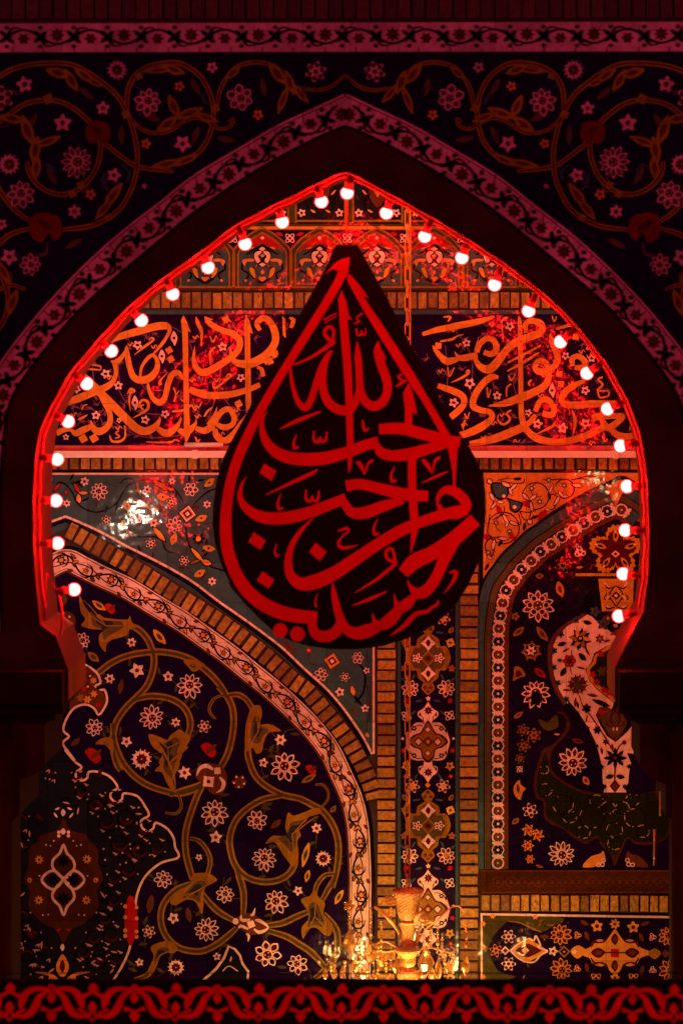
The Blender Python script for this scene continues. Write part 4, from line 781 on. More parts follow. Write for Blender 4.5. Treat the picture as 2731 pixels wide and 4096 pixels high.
# ---- pale vine border of the lunette
b = MB(); p = Pen(b, YB, SRC, .014); pb = Path(bord_c)
p.poly(pb.line(-45, 12) + pb.line(45, 12)[::-1], 'white')
p.z = .016
p.rib([(x, y, 8) for x, y in pb.line(43, 12)], 'brown', .001, smooth=False); p.rib([(x, y, 3) for x, y in pb.line(33, 12)], 'brown', .0005, smooth=False); p.rib([(x, y, 4) for x, y in pb.line(-38, 12)], 'brown', .0005, smooth=False); p.rib([(x, y, 15) for x, y in pb.line(-53, 12)], 'black', .0, smooth=False)
P = 107.; N = int(pb.L / P)
for ph in (0, 1):
    p.rib([(*pb.pos(i * P / 10, (25 if ph == 0 else 12) * math.cos(math.pi * i / 10 + ph * math.pi))[:2], 7 - 2 * ph) for i in range(N * 10)], 'black' if ph == 0 else 'brown', .0012 - ph * .0006, smooth=False)
for i in range(1, N + 1):
    x, y, tx, ty = pb.pos(i * P, -6 if i % 2 else 6); a = math.atan2(ty, tx); sg = 1 if i % 2 else -1
    p.rib([(x + 28 * math.cos(a + t), y + 28 * math.sin(a + t), 6 * (1 if j in range(2, 8) else .4)) for j, t in enumerate([sg * (-1.9 + j * .42) for j in range(10)])], 'black', .0018, smooth=False)
    if i % 2: p.star(x, y, 22, 7, 'maroon', None, 0, .0024, .55); p.disc(x, y, 9, ('orange', 'yellow')[i % 4 == 1], .0032, 9)
    else: p.ring6(x, y, 15, 5, 'maroon', 'orange', 0, .0024)
    for t, off, da in ((.5, 4, .8), (.5, -4, -.8), (.36, -sg * 22, .4)):
        X, Y_, ux, uy = pb.pos((i + t) * P, off); m = random.choice(('gold', 'orange', 'brown')); aa = math.atan2(uy, ux) + da
        p.leaf(X, Y_, 34, 16, aa, 'black', None, .0018); p.leaf(X, Y_, 23, 9, aa, m, None, .0026)
    X, Y_, ux, uy = pb.pos((i + .5) * P, sg * 34); p.leaf(X, Y_, 26, 15, a + .5 * sg, 'brown', None, .0008)
b.build('arch_border_tile', TW)
# ---- brick arch
b = MB(); p = Pen(b, YB, SRC, .011); pk = Path(brick_c); p.poly(pk.line(-40, 12) + pk.line(40, 12)[::-1], 'mortar'); bricks(b, YB, .011, pk, 64, 42, gap=.3, t0=6)
b.build('brick_arch', TW)
# ---- brick pilasters
for x, pitch in ((1545, 43), (1875, 43)):
    b = MB(); p = Pen(b, YB, SRC, .016); p.poly([(x - 42, 1900), (x + 42, 1900), (x + 42, 3990), (x - 42, 3990)], 'mortar'); bricks(b, YB, .016, vpath(x, 1905, 3985), 70, pitch, gap=.24); b.build('brick_pilaster', TW)
# ---- medallion column between the pilasters
b = MB(); p = Pen(b, YB, SRC, .012); p.poly([(1588, 1900), (1832, 1900), (1832, 3990), (1588, 3990)], 'slatedark')
p.poly([(1606, 1900), (1820, 1900), (1820, 3990), (1606, 3990)], 'cobalt', lift=.002); p.rib([(1596, 1900, 12), (1596, 3990, 12)], 'slate', .003, smooth=False); p.rib([(1826, 1900, 11), (1826, 3990, 11)], 'slate', .003, smooth=False)
p.to(CM, .016)
def sym(pts, cx=395): return pts + [(2 * cx - x, y) for x, y in pts[::-1] if abs(x - cx) > 1]
random.seed(13)
for rep in range(-1, 3):
    dy = 1750 * rep; S = lambda pts: [(x, y + dy) for x, y in pts]; alt = rep % 2
    for sx in (-1, 1):
        X = lambda x: 395 + sx * (x - 395)
        p.rib([(X(570), 40 + dy, 7), (X(600), 140 + dy, 8), (X(655), 300 + dy, 8), (X(645), 450 + dy, 8), (X(600), 560 + dy, 7), (X(560), 760 + dy, 8), (X(570), 900 + dy, 7), (X(650), 1050 + dy, 7), (X(660), 1250 + dy, 7), (X(620), 1470 + dy, 7), (X(560), 1680 + dy, 7), (X(580), 1860 + dy, 7)], 'slatedark', -.0006)
        for x, y, a in ((520, 75, 10), (545, 540, 60), (490, 790, 10), (650, 570, -40), (550, 915, 40), (520, 1580, 60), (510, 1825, 10)): p.leaf(X(x), y + dy, 80, 24, R(a) * sx, 'slate', None, -.0003)
        p.lotus(X(582), 660 + dy, 92, 8, 'white', 'maroon', 'olive'); p.disc(X(582), 655 + dy, 26, 'orange', .004)
        p.star(X(628), 182 + dy, 54, 4, 'yellow' if sx > 0 else 'gold', 'olive', .8 - .4, .001, .78); p.five(X(643), 450 + dy, 40, 5, 'gold', 'red'); p.leaf(X(640), 50 + dy, 76, 44, -1.1 * sx, 'gold', 'brown', .001)
        p.leaf(X(625), 787 + dy, 60, 50, -.9, 'red', None, .001); p.ring6(X(620), 943 + dy, 58, 4, 'white', 'green', .6); p.star(X(622), 1470 + dy, 54, 5, 'ochre', 'brown', .3); p.ring6(X(555), 1678 + dy, 74, 6, 'white', 'brown', .2); p.disc(X(555), 1678 + dy, 24, 'orange', .004)
        p.five(X(650), 1308 + dy, 28, 5, 'red', None); p.five(X(632), 1578 + dy, 28, 5, 'red', 'orange'); p.leaf(X(628), 1800 + dy, 70, 40, -1.0 * sx, 'gold', None, .001); p.disc(X(660), 1183 + dy, 14, 'white', .001)
    cross = [(395, 75), (440, 95), (505, 145), (522, 215), (575, 215), (610, 260), (632, 345), (605, 420), (575, 470), (515, 475), (500, 545), (450, 590), (395, 640)]
    p.poly(cr(sym(S(cross)), True), 'gold', lift=.001); p.poly(cr(sym([(395 + (x - 395) * .86, y) for x, y in S([(395, 110), (480, 160), (495, 235), (560, 240), (605, 345), (560, 445), (490, 460), (470, 540), (395, 595)])]), True), 'greybrown', lift=.0016)
    for ax, ay in ((395, 345),): p.dia(ax, ay + dy, 84, 'gold', 0, .0022); p.dia(ax, ay + dy, 62, 'greybrown', 0, .0028); p.disc(ax, ay + dy, 27, 'maroon', .0034)
    for y in (185, 505): p.star(398, y + dy, 80, 4, 'white', None, 0, .0024, .62); p.leaf(398, y + dy, 74, 52, 1.57, 'maroon', None, .0032)
    for x in (282, 512):
        for k in range(5): p.leaf(x + 28 * math.cos(k * 1.26), 343 + dy + 24 * math.sin(k * 1.26), 62, 36, k * 1.26, 'white', 'maroon', .0024 + .0008 * (k % 2))
    p.sp(sym(S([(395, 610), (440, 600), (465, 660), (440, 690), (395, 728)])), 'gold', .0012)
    for dx in (-30, 30): p.disc(395 + dx, 650 + dy, 20, 'brown', .002, 9)
    p.disc(395, 690 + dy, 16, 'brown', .002, 9); p.star(397, 765 + dy, 28, 5, 'white', None, -1.57, .001)
    med = [(397, 805), (440, 865), (500, 908), (495, 950), (455, 985), (450, 1015), (520, 1018), (575, 1075), (602, 1140), (622, 1215), (605, 1290), (575, 1385), (510, 1412), (445, 1412), (450, 1460), (494, 1482), (485, 1540), (440, 1575), (397, 1638)]
    p.poly(cr(sym(S([(395 + (x - 395) * 1.07, 1215 + (y - 1215) * 1.035) for x, y in med])), True), 'maroon', lift=.0012); p.poly(cr(sym(S(med)), True), 'white', lift=.002)
    br = [(395, 990), (430, 1040), (478, 1120), (545, 1145), (605, 1215), (545, 1275), (478, 1300), (455, 1385), (395, 1435)]
    p.poly(cr(sym(S(br)), True), 'maroon', lift=.0026); p.poly(cr(sym(S([(395 + (x - 395) * .86, 1215 + (y - 1215) * .86) for x, y in br])), True), 'gold', lift=.0032)
    for x, y, w_ in ((393, 1090, 26), (393, 1335, 26), (295, 1215, 34), (495, 1215, 34)): p.dia(x, y + dy, w_ * 1.5, 'maroon', 0, .0038); p.dia(x, y + dy, w_, 'white', 0, .0044)
    p.dia(395, 1215 + dy, 60, 'brown', 0, .0037); p.disc(395, 1215 + dy, 20, 'orange', .005, 10)
    for x, y in ((535, 1075), (535, 1360), (250, 1075), (250, 1360)): p.star(x, y + dy, 34, 6, 'navy', None, 0, .003); p.disc(x, y + dy, 9, 'white', .0042, 8)
    for y in (888, 1535): p.star(398, y + dy, 50, 8, 'navy', None, 0, .003); p.leaf(398, y + dy, 42, 20, 1.57, 'red', None, .004)
    for sx in (-1, 1):
        for pts in ([(395 + sx * 45, 1030), (395 + sx * 55, 960), (395 + sx * 85, 930)], [(395 + sx * 45, 1410), (395 + sx * 55, 1470), (395 + sx * 85, 1500)], [(395 + sx * 60, 1045), (395 + sx * 120, 1050), (395 + sx * 185, 1100)], [(395 + sx * 60, 1390), (395 + sx * 120, 1385), (395 + sx * 185, 1330)]): p.rib([(x, y + dy, 8) for x, y in pts], 'black', .0026); p.leaf(pts[-1][0], pts[-1][1] + dy, 44, 22, 1.57, 'green', None, .003)
    p.dia(392, 1668 + dy, 30, 'orange', 0, .001); p.sp(sym(S([(395, 1715), (440, 1740), (462, 1775), (430, 1830), (395, 1850)])), 'gold', .0012)
    for dx, y in ((0, 1745), (-30, 1790), (30, 1790)): p.disc(393 + dx, y + dy, 19, 'olive', .002, 9)
b.build('medallion_panel', TW)
# ---- gold spandrel at the right
b = MB(); p = Pen(b, YB, SRC, .008); p.poly([(1920, 1891), (2760, 1891), (2760, 2500), (1920, 2500)], 'orange')
p.to(RG, .0105); random.seed(17)
def arcs(x, y, r_, a0, a1, w_=12): p.rib([(x + r_ * math.cos(a0 + (a1 - a0) * k / 16), y + r_ * math.sin(a0 + (a1 - a0) * k / 16), w_ * (.5 + .5 * math.sin(math.pi * (k + 2) / 20))) for k in range(17)], 'black')
arcs(630, 270, 138, -3.0, 2.3); arcs(930, 195, 100, -2.8, 2.2); arcs(290, 605, 165, -2.9, 2.6); arcs(650, 210, 70, 1, 4.5, 8); arcs(300, 560, 90, 2, 5.4, 8); arcs(870, 190, 60, .4, 3.6, 8); arcs(190, 800, 90, 1.5, 4.6)
for pts in ([(170, 130), (160, 200), (190, 300), (160, 420)], [(330, 130), (430, 140), (500, 130), (510, 90)], [(460, 430), (560, 440), (650, 410)], [(460, 430), (520, 520), (640, 490)], [(450, 460), (470, 560), (400, 560)], [(580, 280), (580, 400), (560, 520)], [(770, 270), (810, 250), (860, 300), (820, 400), (750, 420)], [(200, 700), (300, 700), (320, 720)], [(1000, 100), (1120, 90), (1200, 120)], [(1050, 90), (1200, 60), (1320, 95)], [(150, 460), (140, 560), (130, 660), (210, 720)], [(300, 380), (290, 450), (180, 520)], [(700, 100), (820, 100), (900, 90)], [(210, 720), (190, 860), (140, 930)]): p.rib([(x, y, 10) for x, y in pts], 'black')
for pts in ([(350, 60), (250, 120)], [(560, 340), (480, 220)], [(460, 90), (300, 90), (220, 110)]): p.rib([(x, y, 6) for x, y in pts], 'maroon')
p.sp([(165, 140), (270, 130), (340, 180), (350, 240), (310, 300), (240, 310), (190, 260)], 'black', 0); p.sp([(180, 155), (260, 145), (325, 190), (335, 240), (300, 285), (245, 292), (205, 250)], 'slate', .0008)
p.sp([(320, 290), (400, 310), (490, 340), (480, 400), (420, 450), (360, 410), (350, 340)], 'black', 0); p.sp([(345, 310), (400, 325), (470, 350), (460, 400), (410, 430), (372, 400), (362, 340)], 'slate', .0008)
for x, y, L, W_, a in ((150, 118, 60, 44, 45), (320, 150, 100, 40, 25), (400, 172, 90, 30, -45), (368, 225, 80, 28, 70), (298, 270, 44, 40, 0), (175, 280, 90, 34, 60), (262, 335, 70, 26, 10), (192, 368, 90, 26, -50), (410, 385, 46, 42, 0), (525, 280, 90, 34, 45), (602, 285, 90, 30, -40), (585, 385, 100, 28, 80), (315, 510, 100, 30, 60), (330, 565, 70, 28, 110), (400, 555, 90, 34, 20), (568, 540, 52, 48, 30), (290, 715, 100, 30, 5), (190, 780, 110, 34, 100), (850, 320, 110, 30, -60), (1060, 160, 100, 36, 10), (890, 250, 80, 26, 50), (940, 275, 60, 26, 0), (755, 412, 60, 22, 15), (790, 195, 90, 24, -60), (150, 915, 60, 24, 30)): p.leaf(x, y, L * 1.25, W_ * 1.5, R(a), 'black', None, .0005); p.leaf(x, y, L, W_, R(a), 'white', None, .0012)
for x, y in ((585, 190), (670, 330), (925, 160), (215, 550), (355, 640), (135, 860), (765, 105)): p.five(x, y, 34, 6, 'slate', 'white')
for x, y, a in ((620, 490, -20), (260, 760, -60), (440, 90, -5), (1300, 95, 10), (120, 1010, -60), (510, 590, -80), (770, 270, 80)): p.leaf(x, y, 90, 36, R(a), 'black', None, .0008)
for x, y, r_ in ((120, 700, 60), (540, 350, 70), (250, 420, 60), (700, 470, 80), (380, 690, 60)): p.leaf(x, y, r_ * 2, r_, random.random() * 3, 'red', None, -.0008)
p.to(SRC, .0125)
blk = conv(RG, [(60, 1430), (90, 1190), (250, 960), (430, 780), (600, 610), (800, 455), (1000, 332), (1200, 222), (1420, 122), (1560, 85)]) + [(2600, 1980)]
p.rib([(x, y, 16) for x, y in blk], 'black')
p.rib([(1926, 1891, 12), (1924, 2400, 12)], 'black', .0, smooth=False)
b.build('gold_spandrel_panel', TW)
# ---- right arched panel
chain = [(1990, 3990 - 515), (1990, 3000), (1991, 2700), (1993, 2520)] + conv(RG, [(285, 1385), (318, 1260), (400, 1145), (485, 1033), (590, 937), (690, 840), (805, 765), (920, 684), (1060, 603), (1190, 517), (1340, 445), (1462, 385)])
chain2 = conv(RG, [(1462, 385), (1568, 440), (1680, 530)])
def offs(path, o, t0=0): return path.line(o, 10)
pc = Path(chain); pc2 = Path(chain2)
b = MB(); p = Pen(b, YB, SRC, .014)
p.poly([(x, y) for x, y in pc.line(0, 10)] + pc2.line(0, 10)[1:] + [(2800, 2180), (2800, 3475)], 'cobalt')
apx = (2458, 2025)
def band(o, w_, m, lf):
    p.rib([(x, y, w_) for x, y in pc.line(o, 10)] , m, lf, smooth=False); p.rib([(x, y, w_) for x, y in pc2.line(o, 10)], m, lf + .0003, smooth=False)
p.z = .018; band(0, 58, 'slate', 0); band(-40, 26, 'greybrown', .0006); band(-74, 46, 'slate', 0); band(-98, 10, 'black', .0012); band(34, 15, 'brown', .0006); band(-27, 4, 'black', .001); band(-55, 4, 'black', .001)
p.z = .020
for path, sg in ((pc, 1), (pc2, 1)):
    n_ = int(path.L / 52)
    for i in range(n_):
        x, y, tx, ty = path.pos(i * 52 + 26); a = math.atan2(ty, tx)
        if i % 2 == 0: p.ring(x, y, 22, 6, 'white', .001); p.disc(x, y, 20, 'brown', .0005); p.disc(x, y, 13, 'greybrown', .001, 12); p.disc(x, y, 4, 'white', .002, 8)
        else: p.ring(x, y, 24, 4, 'white', .001, 8); p.star(x, y, 19, 6, 'navy', None, 0, .001); p.disc(x, y, 6, 'white', .002, 8)
        X, Y_, ux, uy = path.pos(i * 52 + 52, 0)
        for s_ in (1, -1): p.leaf(X - uy * 13 * s_, Y_ + ux * 13 * s_, 26, 14, a + 1.57 * s_ + .4, 'white', None, .0016)
        p.dia(X, Y_, 12, 'white', a, .0016)
# field ornament
random.seed(23)
p.to(R1, .0165)
stem = lambda pts, m='slatedark', w_=12: p.rib([(x, y, w_) for x, y in pts], m)
stem([(290, 1900), (310, 1740), (300, 1540), (275, 1350), (295, 1150), (390, 980), (400, 800), (450, 690), (580, 600), (650, 560), (760, 530), (900, 550), (1050, 640)]); stem([(860, 470), (920, 540)]); stem([(620, 640), (620, 720)]); stem([(160, 1080), (290, 1060)]); stem([(390, 1140), (400, 1220)])
stem([(300, 1450), (330, 1560), (370, 1650)]); stem([(230, 1640), (280, 1540)]); stem([(140, 2000), (150, 1940), (240, 1910)])
for x, y, L, W_, a in ((350, 745, 130, 40, 5), (500, 730, 130, 44, 60), (690, 680, 100, 36, 60), (590, 1100, 150, 34, -15), (330, 1240, 120, 36, 65), (190, 1340, 130, 34, -20), (150, 1470, 60, 60, 0), (180, 940, 70, 30, 60), (990, 225, 90, 34, 20), (740, 400, 90, 34, 10), (530, 545, 80, 30, 0), (520, 2020, 100, 30, 20), (400, 1560, 80, 28, 50)): p.leaf(x, y, L, W_, R(a), 'slatedark', 'navy', 0)
p.ring6(652, 550, 92, 7, 'gold', 'navy', .2); p.leaf(622, 800, 170, 90, R(75), 'ochre', 'brown', .001); p.leaf(408, 660, 84, 60, 0, 'gold', 'brown', .001); p.leaf(825, 570, 72, 28, -.1, 'orange', None, .001)
p.lotus(392, 970, 170, 10, 'white', 'brown', 'green', .3, off=(0, 0))
for k in range(6): p.disc(392 + 85 * math.cos(k * 1.05), 965 + 80 * math.sin(k * 1.05), 34, 'white', .004, 12); p.disc(392 + 85 * math.cos(k * 1.05), 965 + 80 * math.sin(k * 1.05), 25, ('green', 'maroon')[k % 2], .0048, 10)
p.ring6(828, 410, 62, 3, 'white', 'maroon', .4); p.leaf(800, 350, 70, 36, 1.4, 'white', 'maroon', .001)
p.five(155, 1082, 46, 5, 'gold', 'brown'); p.leaf(190, 1240, 150, 70, R(-38), 'gold', 'brown', .001); p.leaf(435, 1265, 190, 76, R(52), 'gold', 'brown', .001)
p.star(322, 1445, 112, 7, 'gold', None, .3, .001, .72); p.star(320, 1440, 78, 7, 'navy', None, .3, .0018, .7); p.star(318, 1440, 58, 6, 'white', 'red', .1, .0026, .5)
p.sp([(150, 1610), (215, 1620), (260, 1700), (200, 1720), (130, 1755), (140, 1690)], 'gold', .001); p.sp([(175, 1640), (230, 1690), (160, 1715)], 'maroon', .002); p.leaf(415, 1672, 150, 70, R(42), 'red', 'maroon', .001)
p.lotus(370, 1900, 150, 11, 'white', 'maroon', 'green', .2, off=(0, -20)); p.sp([(330, 1880), (420, 1880), (430, 1960), (375, 2010), (320, 1960)], 'navy', .004)
# big gold palmette near the apex
pts = []
for k in range(64):
    a = -1.5708 + 2 * math.pi * k / 64; lob = abs(math.cos(2.5 * (a + 1.5708))); r_ = 165 + 115 * lob ** .8 + (12 if k % 2 else -12); pts.append((1200 + r_ * math.cos(a), 395 + r_ * .95 * math.sin(a)))
p.poly(pts, 'ochre', lift=.001); p.poly([(1200 + (x - 1200) * .8, 395 + (y - 395) * .8) for x, y in pts], 'maroon', lift=.0016)
for k in range(5):
    a = -1.5708 + k * 1.2566; x, y = 1200 + 165 * math.cos(a), 395 + 155 * math.sin(a); p.leaf(x, y, 130, 60, a, 'ochre', 'black', .0022); p.leaf(x + 50 * math.cos(a), y + 50 * math.sin(a), 30, 16, a, 'white', None, .003)
p.dia(1200, 430, 44, 'white', 1.57, .003, .85); p.dia(1200, 430, 22, 'maroon', 1.57, .0036, .85)
# carved dark niche piece with gold square tile
p.poly([(785, 632), (1200, 632), (1200, 662), (785, 662)], 'ochre', lift=.0012); p.sp([(790, 670), (980, 660), (1060, 700), (1060, 960), (980, 1010), (850, 1060), (700, 1040), (760, 960), (840, 880), (770, 780)], 'navy', .0008)
p.sp([(780, 720), (850, 720), (880, 800), (960, 780), (880, 880), (830, 980), (690, 1050), (640, 970), (700, 1010), (790, 930), (800, 820)], 'slatedark', .0012)
p.poly([(1020, 690), (1390, 690), (1380, 1030), (1060, 1030)], 'ochre', lift=.0012)
for s_ in (-1, 1):
    X = lambda x: 1205 + s_ * (x - 1205)
    for l in ([(1205, 760, 10), (1260, 820, 14), (1270, 880, 14), (1205, 980, 10)], [(1225, 770, 10), (1290, 790, 14), (1335, 710, 8)], [(1260, 900, 12), (1330, 900, 12), (1300, 840, 8)], [(1215, 985, 10), (1290, 1000, 14), (1330, 960, 8)]): p.rib([(X(x), y, w_) for x, y, w_ in l], 'black', .0018)
    p.leaf(X(1310), 745, 80, 26, -.9 * s_, 'white', None, .0024); p.leaf(X(1290), 890, 90, 22, .9 * s_, 'white', None, .0024); p.leaf(X(1290), 980, 70, 20, -.3 * s_, 'white', None, .0024)
p.dia(1205, 865, 46, 'black', 1.57, .002); p.dia(1205, 865, 22, 'white', 1.57, .0026)
# pale scrolling field
wp = conv(R1, [(905, 1062), (955, 1085), (1000, 1130), (1060, 1170), (1130, 1230), (1200, 1285), (1270, 1290), (1370, 1225), (1460, 1180), (1420, 1420), (1310, 1385), (1200, 1352), (1060, 1432), (985, 1475), (960, 1560), (898, 1640), (932, 1742), (1010, 1835), (1100, 1902), (1192, 1980), (1172, 2050), (1100, 2075), (1030, 2050)]) + conv(R2, [(960, 50), (885, 72), (862, 130), (900, 215), (960, 312), (1030, 362), (1062, 330), (1130, 270), (1200, 200), (1200, 480), (1135, 480), (1168, 560), (1150, 640), (1142, 740), (1110, 782), (1126, 823), (920, 823), (932, 785), (915, 735), (910, 600), (882, 480), (850, 370), (790, 250), (700, 112), (610, 0)]) + conv(R1, [(700, 2000), (612, 1850), (560, 1700), (540, 1550), (545, 1400), (600, 1280), (700, 1182), (850, 1100)])
p.to(SRC, .0185); p.poly(wp, 'white'); p.rib([(x, y, 9) for x, y in wp[6:34]], 'black', .001, smooth=False)
p.rib([(x - 10, y, 16) for x, y in wp[-8:] + wp[:1]], 'brown', -.0005)
p.to(R1, .0205)
p.poly([(1000, 1450), (1060, 1440), (1200, 1360), (1300, 1390), (1280, 1620), (1260, 1960), (1190, 1975), (1100, 1895), (1010, 1828), (935, 1740), (902, 1640), (965, 1560)], 'green', lift=-.0014)
p.rib([(1300, 1395, 30), (1200, 1365, 34), (1070, 1445, 34), (1000, 1490, 30), (975, 1565, 34), (915, 1640, 34), (950, 1740, 40), (1020, 1820, 40), (1110, 1890, 40), (1195, 1965, 34)], 'ochre', -.0008)
for x, y, m in ((960, 1690, 'red'), (1000, 1770, 'red'), (1080, 1850, 'red'), (1130, 1880, 'red'), (1050, 1470, 'red')): p.five(x, y, 40, 5, m, None, lift=0)
p.five(1060, 1655, 60, 6, 'olive', 'brown', lift=-.0005)
p.sp([(1140, 1275), (1200, 1230), (1300, 1190), (1400, 1160), (1370, 1200), (1280, 1240), (1200, 1270)], 'red', .002)
def sprig(x, y, L, W_, a, m): p.leaf(x, y, L, W_, R(a), m, None, 0)
for x, y, L, W_, a, m in ((905, 1145, 100, 50, 15, 'green'), (640, 1370, 100, 50, -15, 'green'), (855, 1505, 110, 60, 45, 'green'), (655, 1660, 110, 60, -60, 'green'), (680, 1435, 90, 26, -30, 'brown'), (905, 1450, 100, 26, 60, 'brown'), (840, 1620, 100, 26, 15, 'brown'), (960, 1905, 120, 36, 10, 'brown'), (780, 1980, 110, 30, 95, 'brown'), (1050, 1985, 200, 56, 20, 'green'), (1110, 1335, 80, 26, -10, 'brown'), (690, 1850, 90, 24, 0, 'brown'), (1300, 1335, 90, 24, -10, 'brown'), (620, 1540, 60, 44, 0, 'slate')): sprig(x, y, L, W_, a, m)
for x, y in ((795, 1120), (635, 1270), (565, 1440), (560, 1615), (600, 1780), (690, 1950)): p.five(x - 6, y, 40, 5, 'slate', 'navy', lift=0)
p.star(830, 1320, 125, 8, 'navy', None, .2, .0004, .62)
for k in range(6): p.leaf(830 + 62 * math.cos(k * 1.05), 1315 + 62 * math.sin(k * 1.05), 100, 42, k * 1.05 + .4, ('orange', 'gold')[k % 2], None, .0012)
p.disc(830, 1318, 36, 'green', .002); p.disc(832, 1310, 14, 'yellow', .0026); p.five(1035, 1315, 50, 6, 'brown', 'gold', lift=.0004)
for k in range(6): p.disc(718 + 44 * math.cos(k * 1.05), 1548 + 44 * math.sin(k * 1.05), 26, 'maroon', .0002, 10); p.disc(718 + 44 * math.cos(k * 1.05), 1548 + 44 * math.sin(k * 1.05), 17, 'red', .0012, 10)
p.disc(718, 1548, 26, 'maroon', .001); p.star(805, 1795, 118, 13, 'maroon', None, .1, .0004, .78); p.disc(805, 1800, 42, 'olive', .002)
for k in range(10): p.leaf(805 + 68 * math.cos(k * .628), 1797 + 68 * math.sin(k * .628), 52, 24, k * .628, ('gold', 'brown')[k % 2], None, .0012)
p.rib([(740, 1430, 10), (740, 1500, 9)], 'brown'); p.rib([(720, 1600, 10), (745, 1690, 9)], 'brown'); p.rib([(820, 1910, 10), (850, 2000, 10), (880, 2060, 9)], 'brown'); p.five(895, 2040, 54, 6, 'brown', 'navy', lift=.0004)
p.five(985, 1030, 60, 5, 'slate', 'maroon', lift=0); p.five(1070, 1160, 70, 5, 'slate', 'maroon', lift=0); p.five(1120, 1100, 50, 5, 'brown', 'orange', lift=.001); p.five(1200, 1178, 24, 4, 'white', 'maroon', lift=.002)
p.to(R2, .0205)
p.sp([(880, 75), (960, 60), (1010, 100), (1060, 40), (1100, 130), (1130, 200), (1100, 270), (1060, 325), (1030, 350), (960, 300), (925, 230), (900, 190), (865, 140)], 'brown', 0); p.sp([(900, 95), (960, 90), (1020, 130), (1080, 110), (1110, 200), (1040, 310), (960, 260), (900, 160)], 'greybrown', .0008); p.sp([(885, 85), (950, 100), (900, 130)], 'red', .0014)
for s_ in (-1, 1): p.rib([(1025, 80, 14), (1025 + s_ * 42, 150, 20), (1025 + s_ * 30, 200, 16), (1025, 230, 10)], 'maroon', .0016); p.leaf(1025 + s_ * 16, 255, 34, 16, 1.57, 'white', None, .0022); p.rib([(1025 + s_ * 20, 230, 8), (1025 + s_ * 70, 220, 16), (1025 + s_ * 80, 180, 6)], 'maroon', .0016)
for pts in ([(740, 60), (800, 130), (870, 230), (940, 340), (1010, 460)], [(1030, 480), (1060, 410), (1110, 370)], [(1025, 520), (1022, 640), (1020, 720)], [(775, 130), (765, 190)]): p.rib([(x, y, 13) for x, y in pts], 'brown', .0002)
for x, y, r_, m in ((770, 72, 42, 'navy'), (865, 265, 40, 'navy'), (940, 370, 30, 'maroon'), (1105, 375, 24, 'maroon'), (685, 115, 26, 'slatedark'), (775, 250, 26, 'slatedark'), (855, 410, 26, 'slatedark'), (905, 595, 24, 'slatedark'), (1148, 590, 24, 'slatedark'), (930, 770, 24, 'slatedark'), (1110, 770, 24, 'slatedark')): p.five(x, y, r_, 6, m, None, lift=.0006)
for k in range(8): p.leaf(1025 + 62 * math.cos(k * .785), 515 + 50 * math.sin(k * .785), 88, 36, k * .785, 'navy', None, .0008)
p.disc(1025, 512, 40, 'navy', .001); p.disc(1025, 512, 11, 'red', .002); p.leaf(975, 682, 80, 46, 2.9, 'green', None, .0008); p.leaf(1072, 682, 80, 46, .2, 'green', None, .0008); p.dia(1022, 765, 60, 'maroon', 0, .0008, .8); p.dia(1022, 768, 34, 'brown', 0, .0014, .8)
for x, y, L in ((690, 40, 60), (1000, 415, 60), (905, 450, 70)): p.leaf(x, y, L, 24, 1.4, 'maroon', None, .0006)
# dark green bowl
bowl = [(380, 440), (345, 540), (300, 700), (312, 860), (380, 912), (392, 1050), (460, 1112), (560, 1150), (640, 1222), (760, 1282), (865, 1235), (900, 1300), (980, 1372), (1020, 1480), (1080, 1355), (1140, 1240), (1200, 1282), (1330, 1292), (1500, 1200), (1500, 830), (1240, 832), (900, 832), (700, 792), (540, 702), (465, 622), (445, 540), (480, 420), (560, 340), (620, 250), (610, 160), (560, 100), (500, 110), (560, 130), (585, 200), (560, 290), (470, 390)]
p.z = .0175; p.poly(cr(bowl, True), 'umber'); p.poly(cr([(400, 470), (360, 560), (325, 700), (335, 850), (400, 890), (415, 1040), (480, 1085), (640, 1190), (760, 1255), (860, 1210), (920, 1290), (1020, 1380), (1120, 1230), (1200, 1255), (1330, 1265), (1480, 1200), (1480, 850), (900, 850), (690, 812), (530, 725), (445, 640), (425, 540)], True), 'green', lift=.001)
random.seed(31)
for cx, cy, r_ in ((400, 800, 60), (560, 930, 90), (820, 1040, 110), (740, 1180, 60), (620, 1040, 60), (1020, 1160, 70), (960, 960, 60), (1090, 960, 60), (1200, 1050, 90), (1270, 1170, 60), (390, 620, 40), (1020, 1280, 60), (860, 900, 60), (1180, 890, 60)):
    p.ring(cx, cy, r_, 7, 'black', .0016)
    for k in range(7):
        a = random.random() * 6.3; x, y = cx + r_ * math.cos(a), cy + r_ * .9 * math.sin(a)
        if k % 2: p.leaf(x, y, random.uniform(30, 60), 11, a + 1.57, 'lime', None, .0022)
        else: p.disc(x, y, 6, 'lime', .0022, 7)
p.to(R2, .0165)
for x, y, r_ in ((200, 265, 56), (300, 312, 64), (210, 405, 60), (175, 520, 46)): p.ring6(x, y, r_, 6, 'gold', 'maroon')
p.ring6(172, 615, 34, 4, 'white', 'maroon'); p.sp([(340, 170), (420, 190), (500, 130), (515, 230), (440, 270), (380, 250)], 'olive', .0004); p.leaf(505, 303, 50, 18, .1, 'orange', None, .001)
p.lotus(645, 545, 130, 11, 'white', 'maroon', 'brown', .3); p.leaf(690, 362, 110, 46, .25, 'brown', 'maroon', .001); p.leaf(765, 718, 90, 56, 1.0, 'orange', 'brown', .001); p.leaf(160, 130, 100, 44, -.6, 'gold', 'brown', .001)
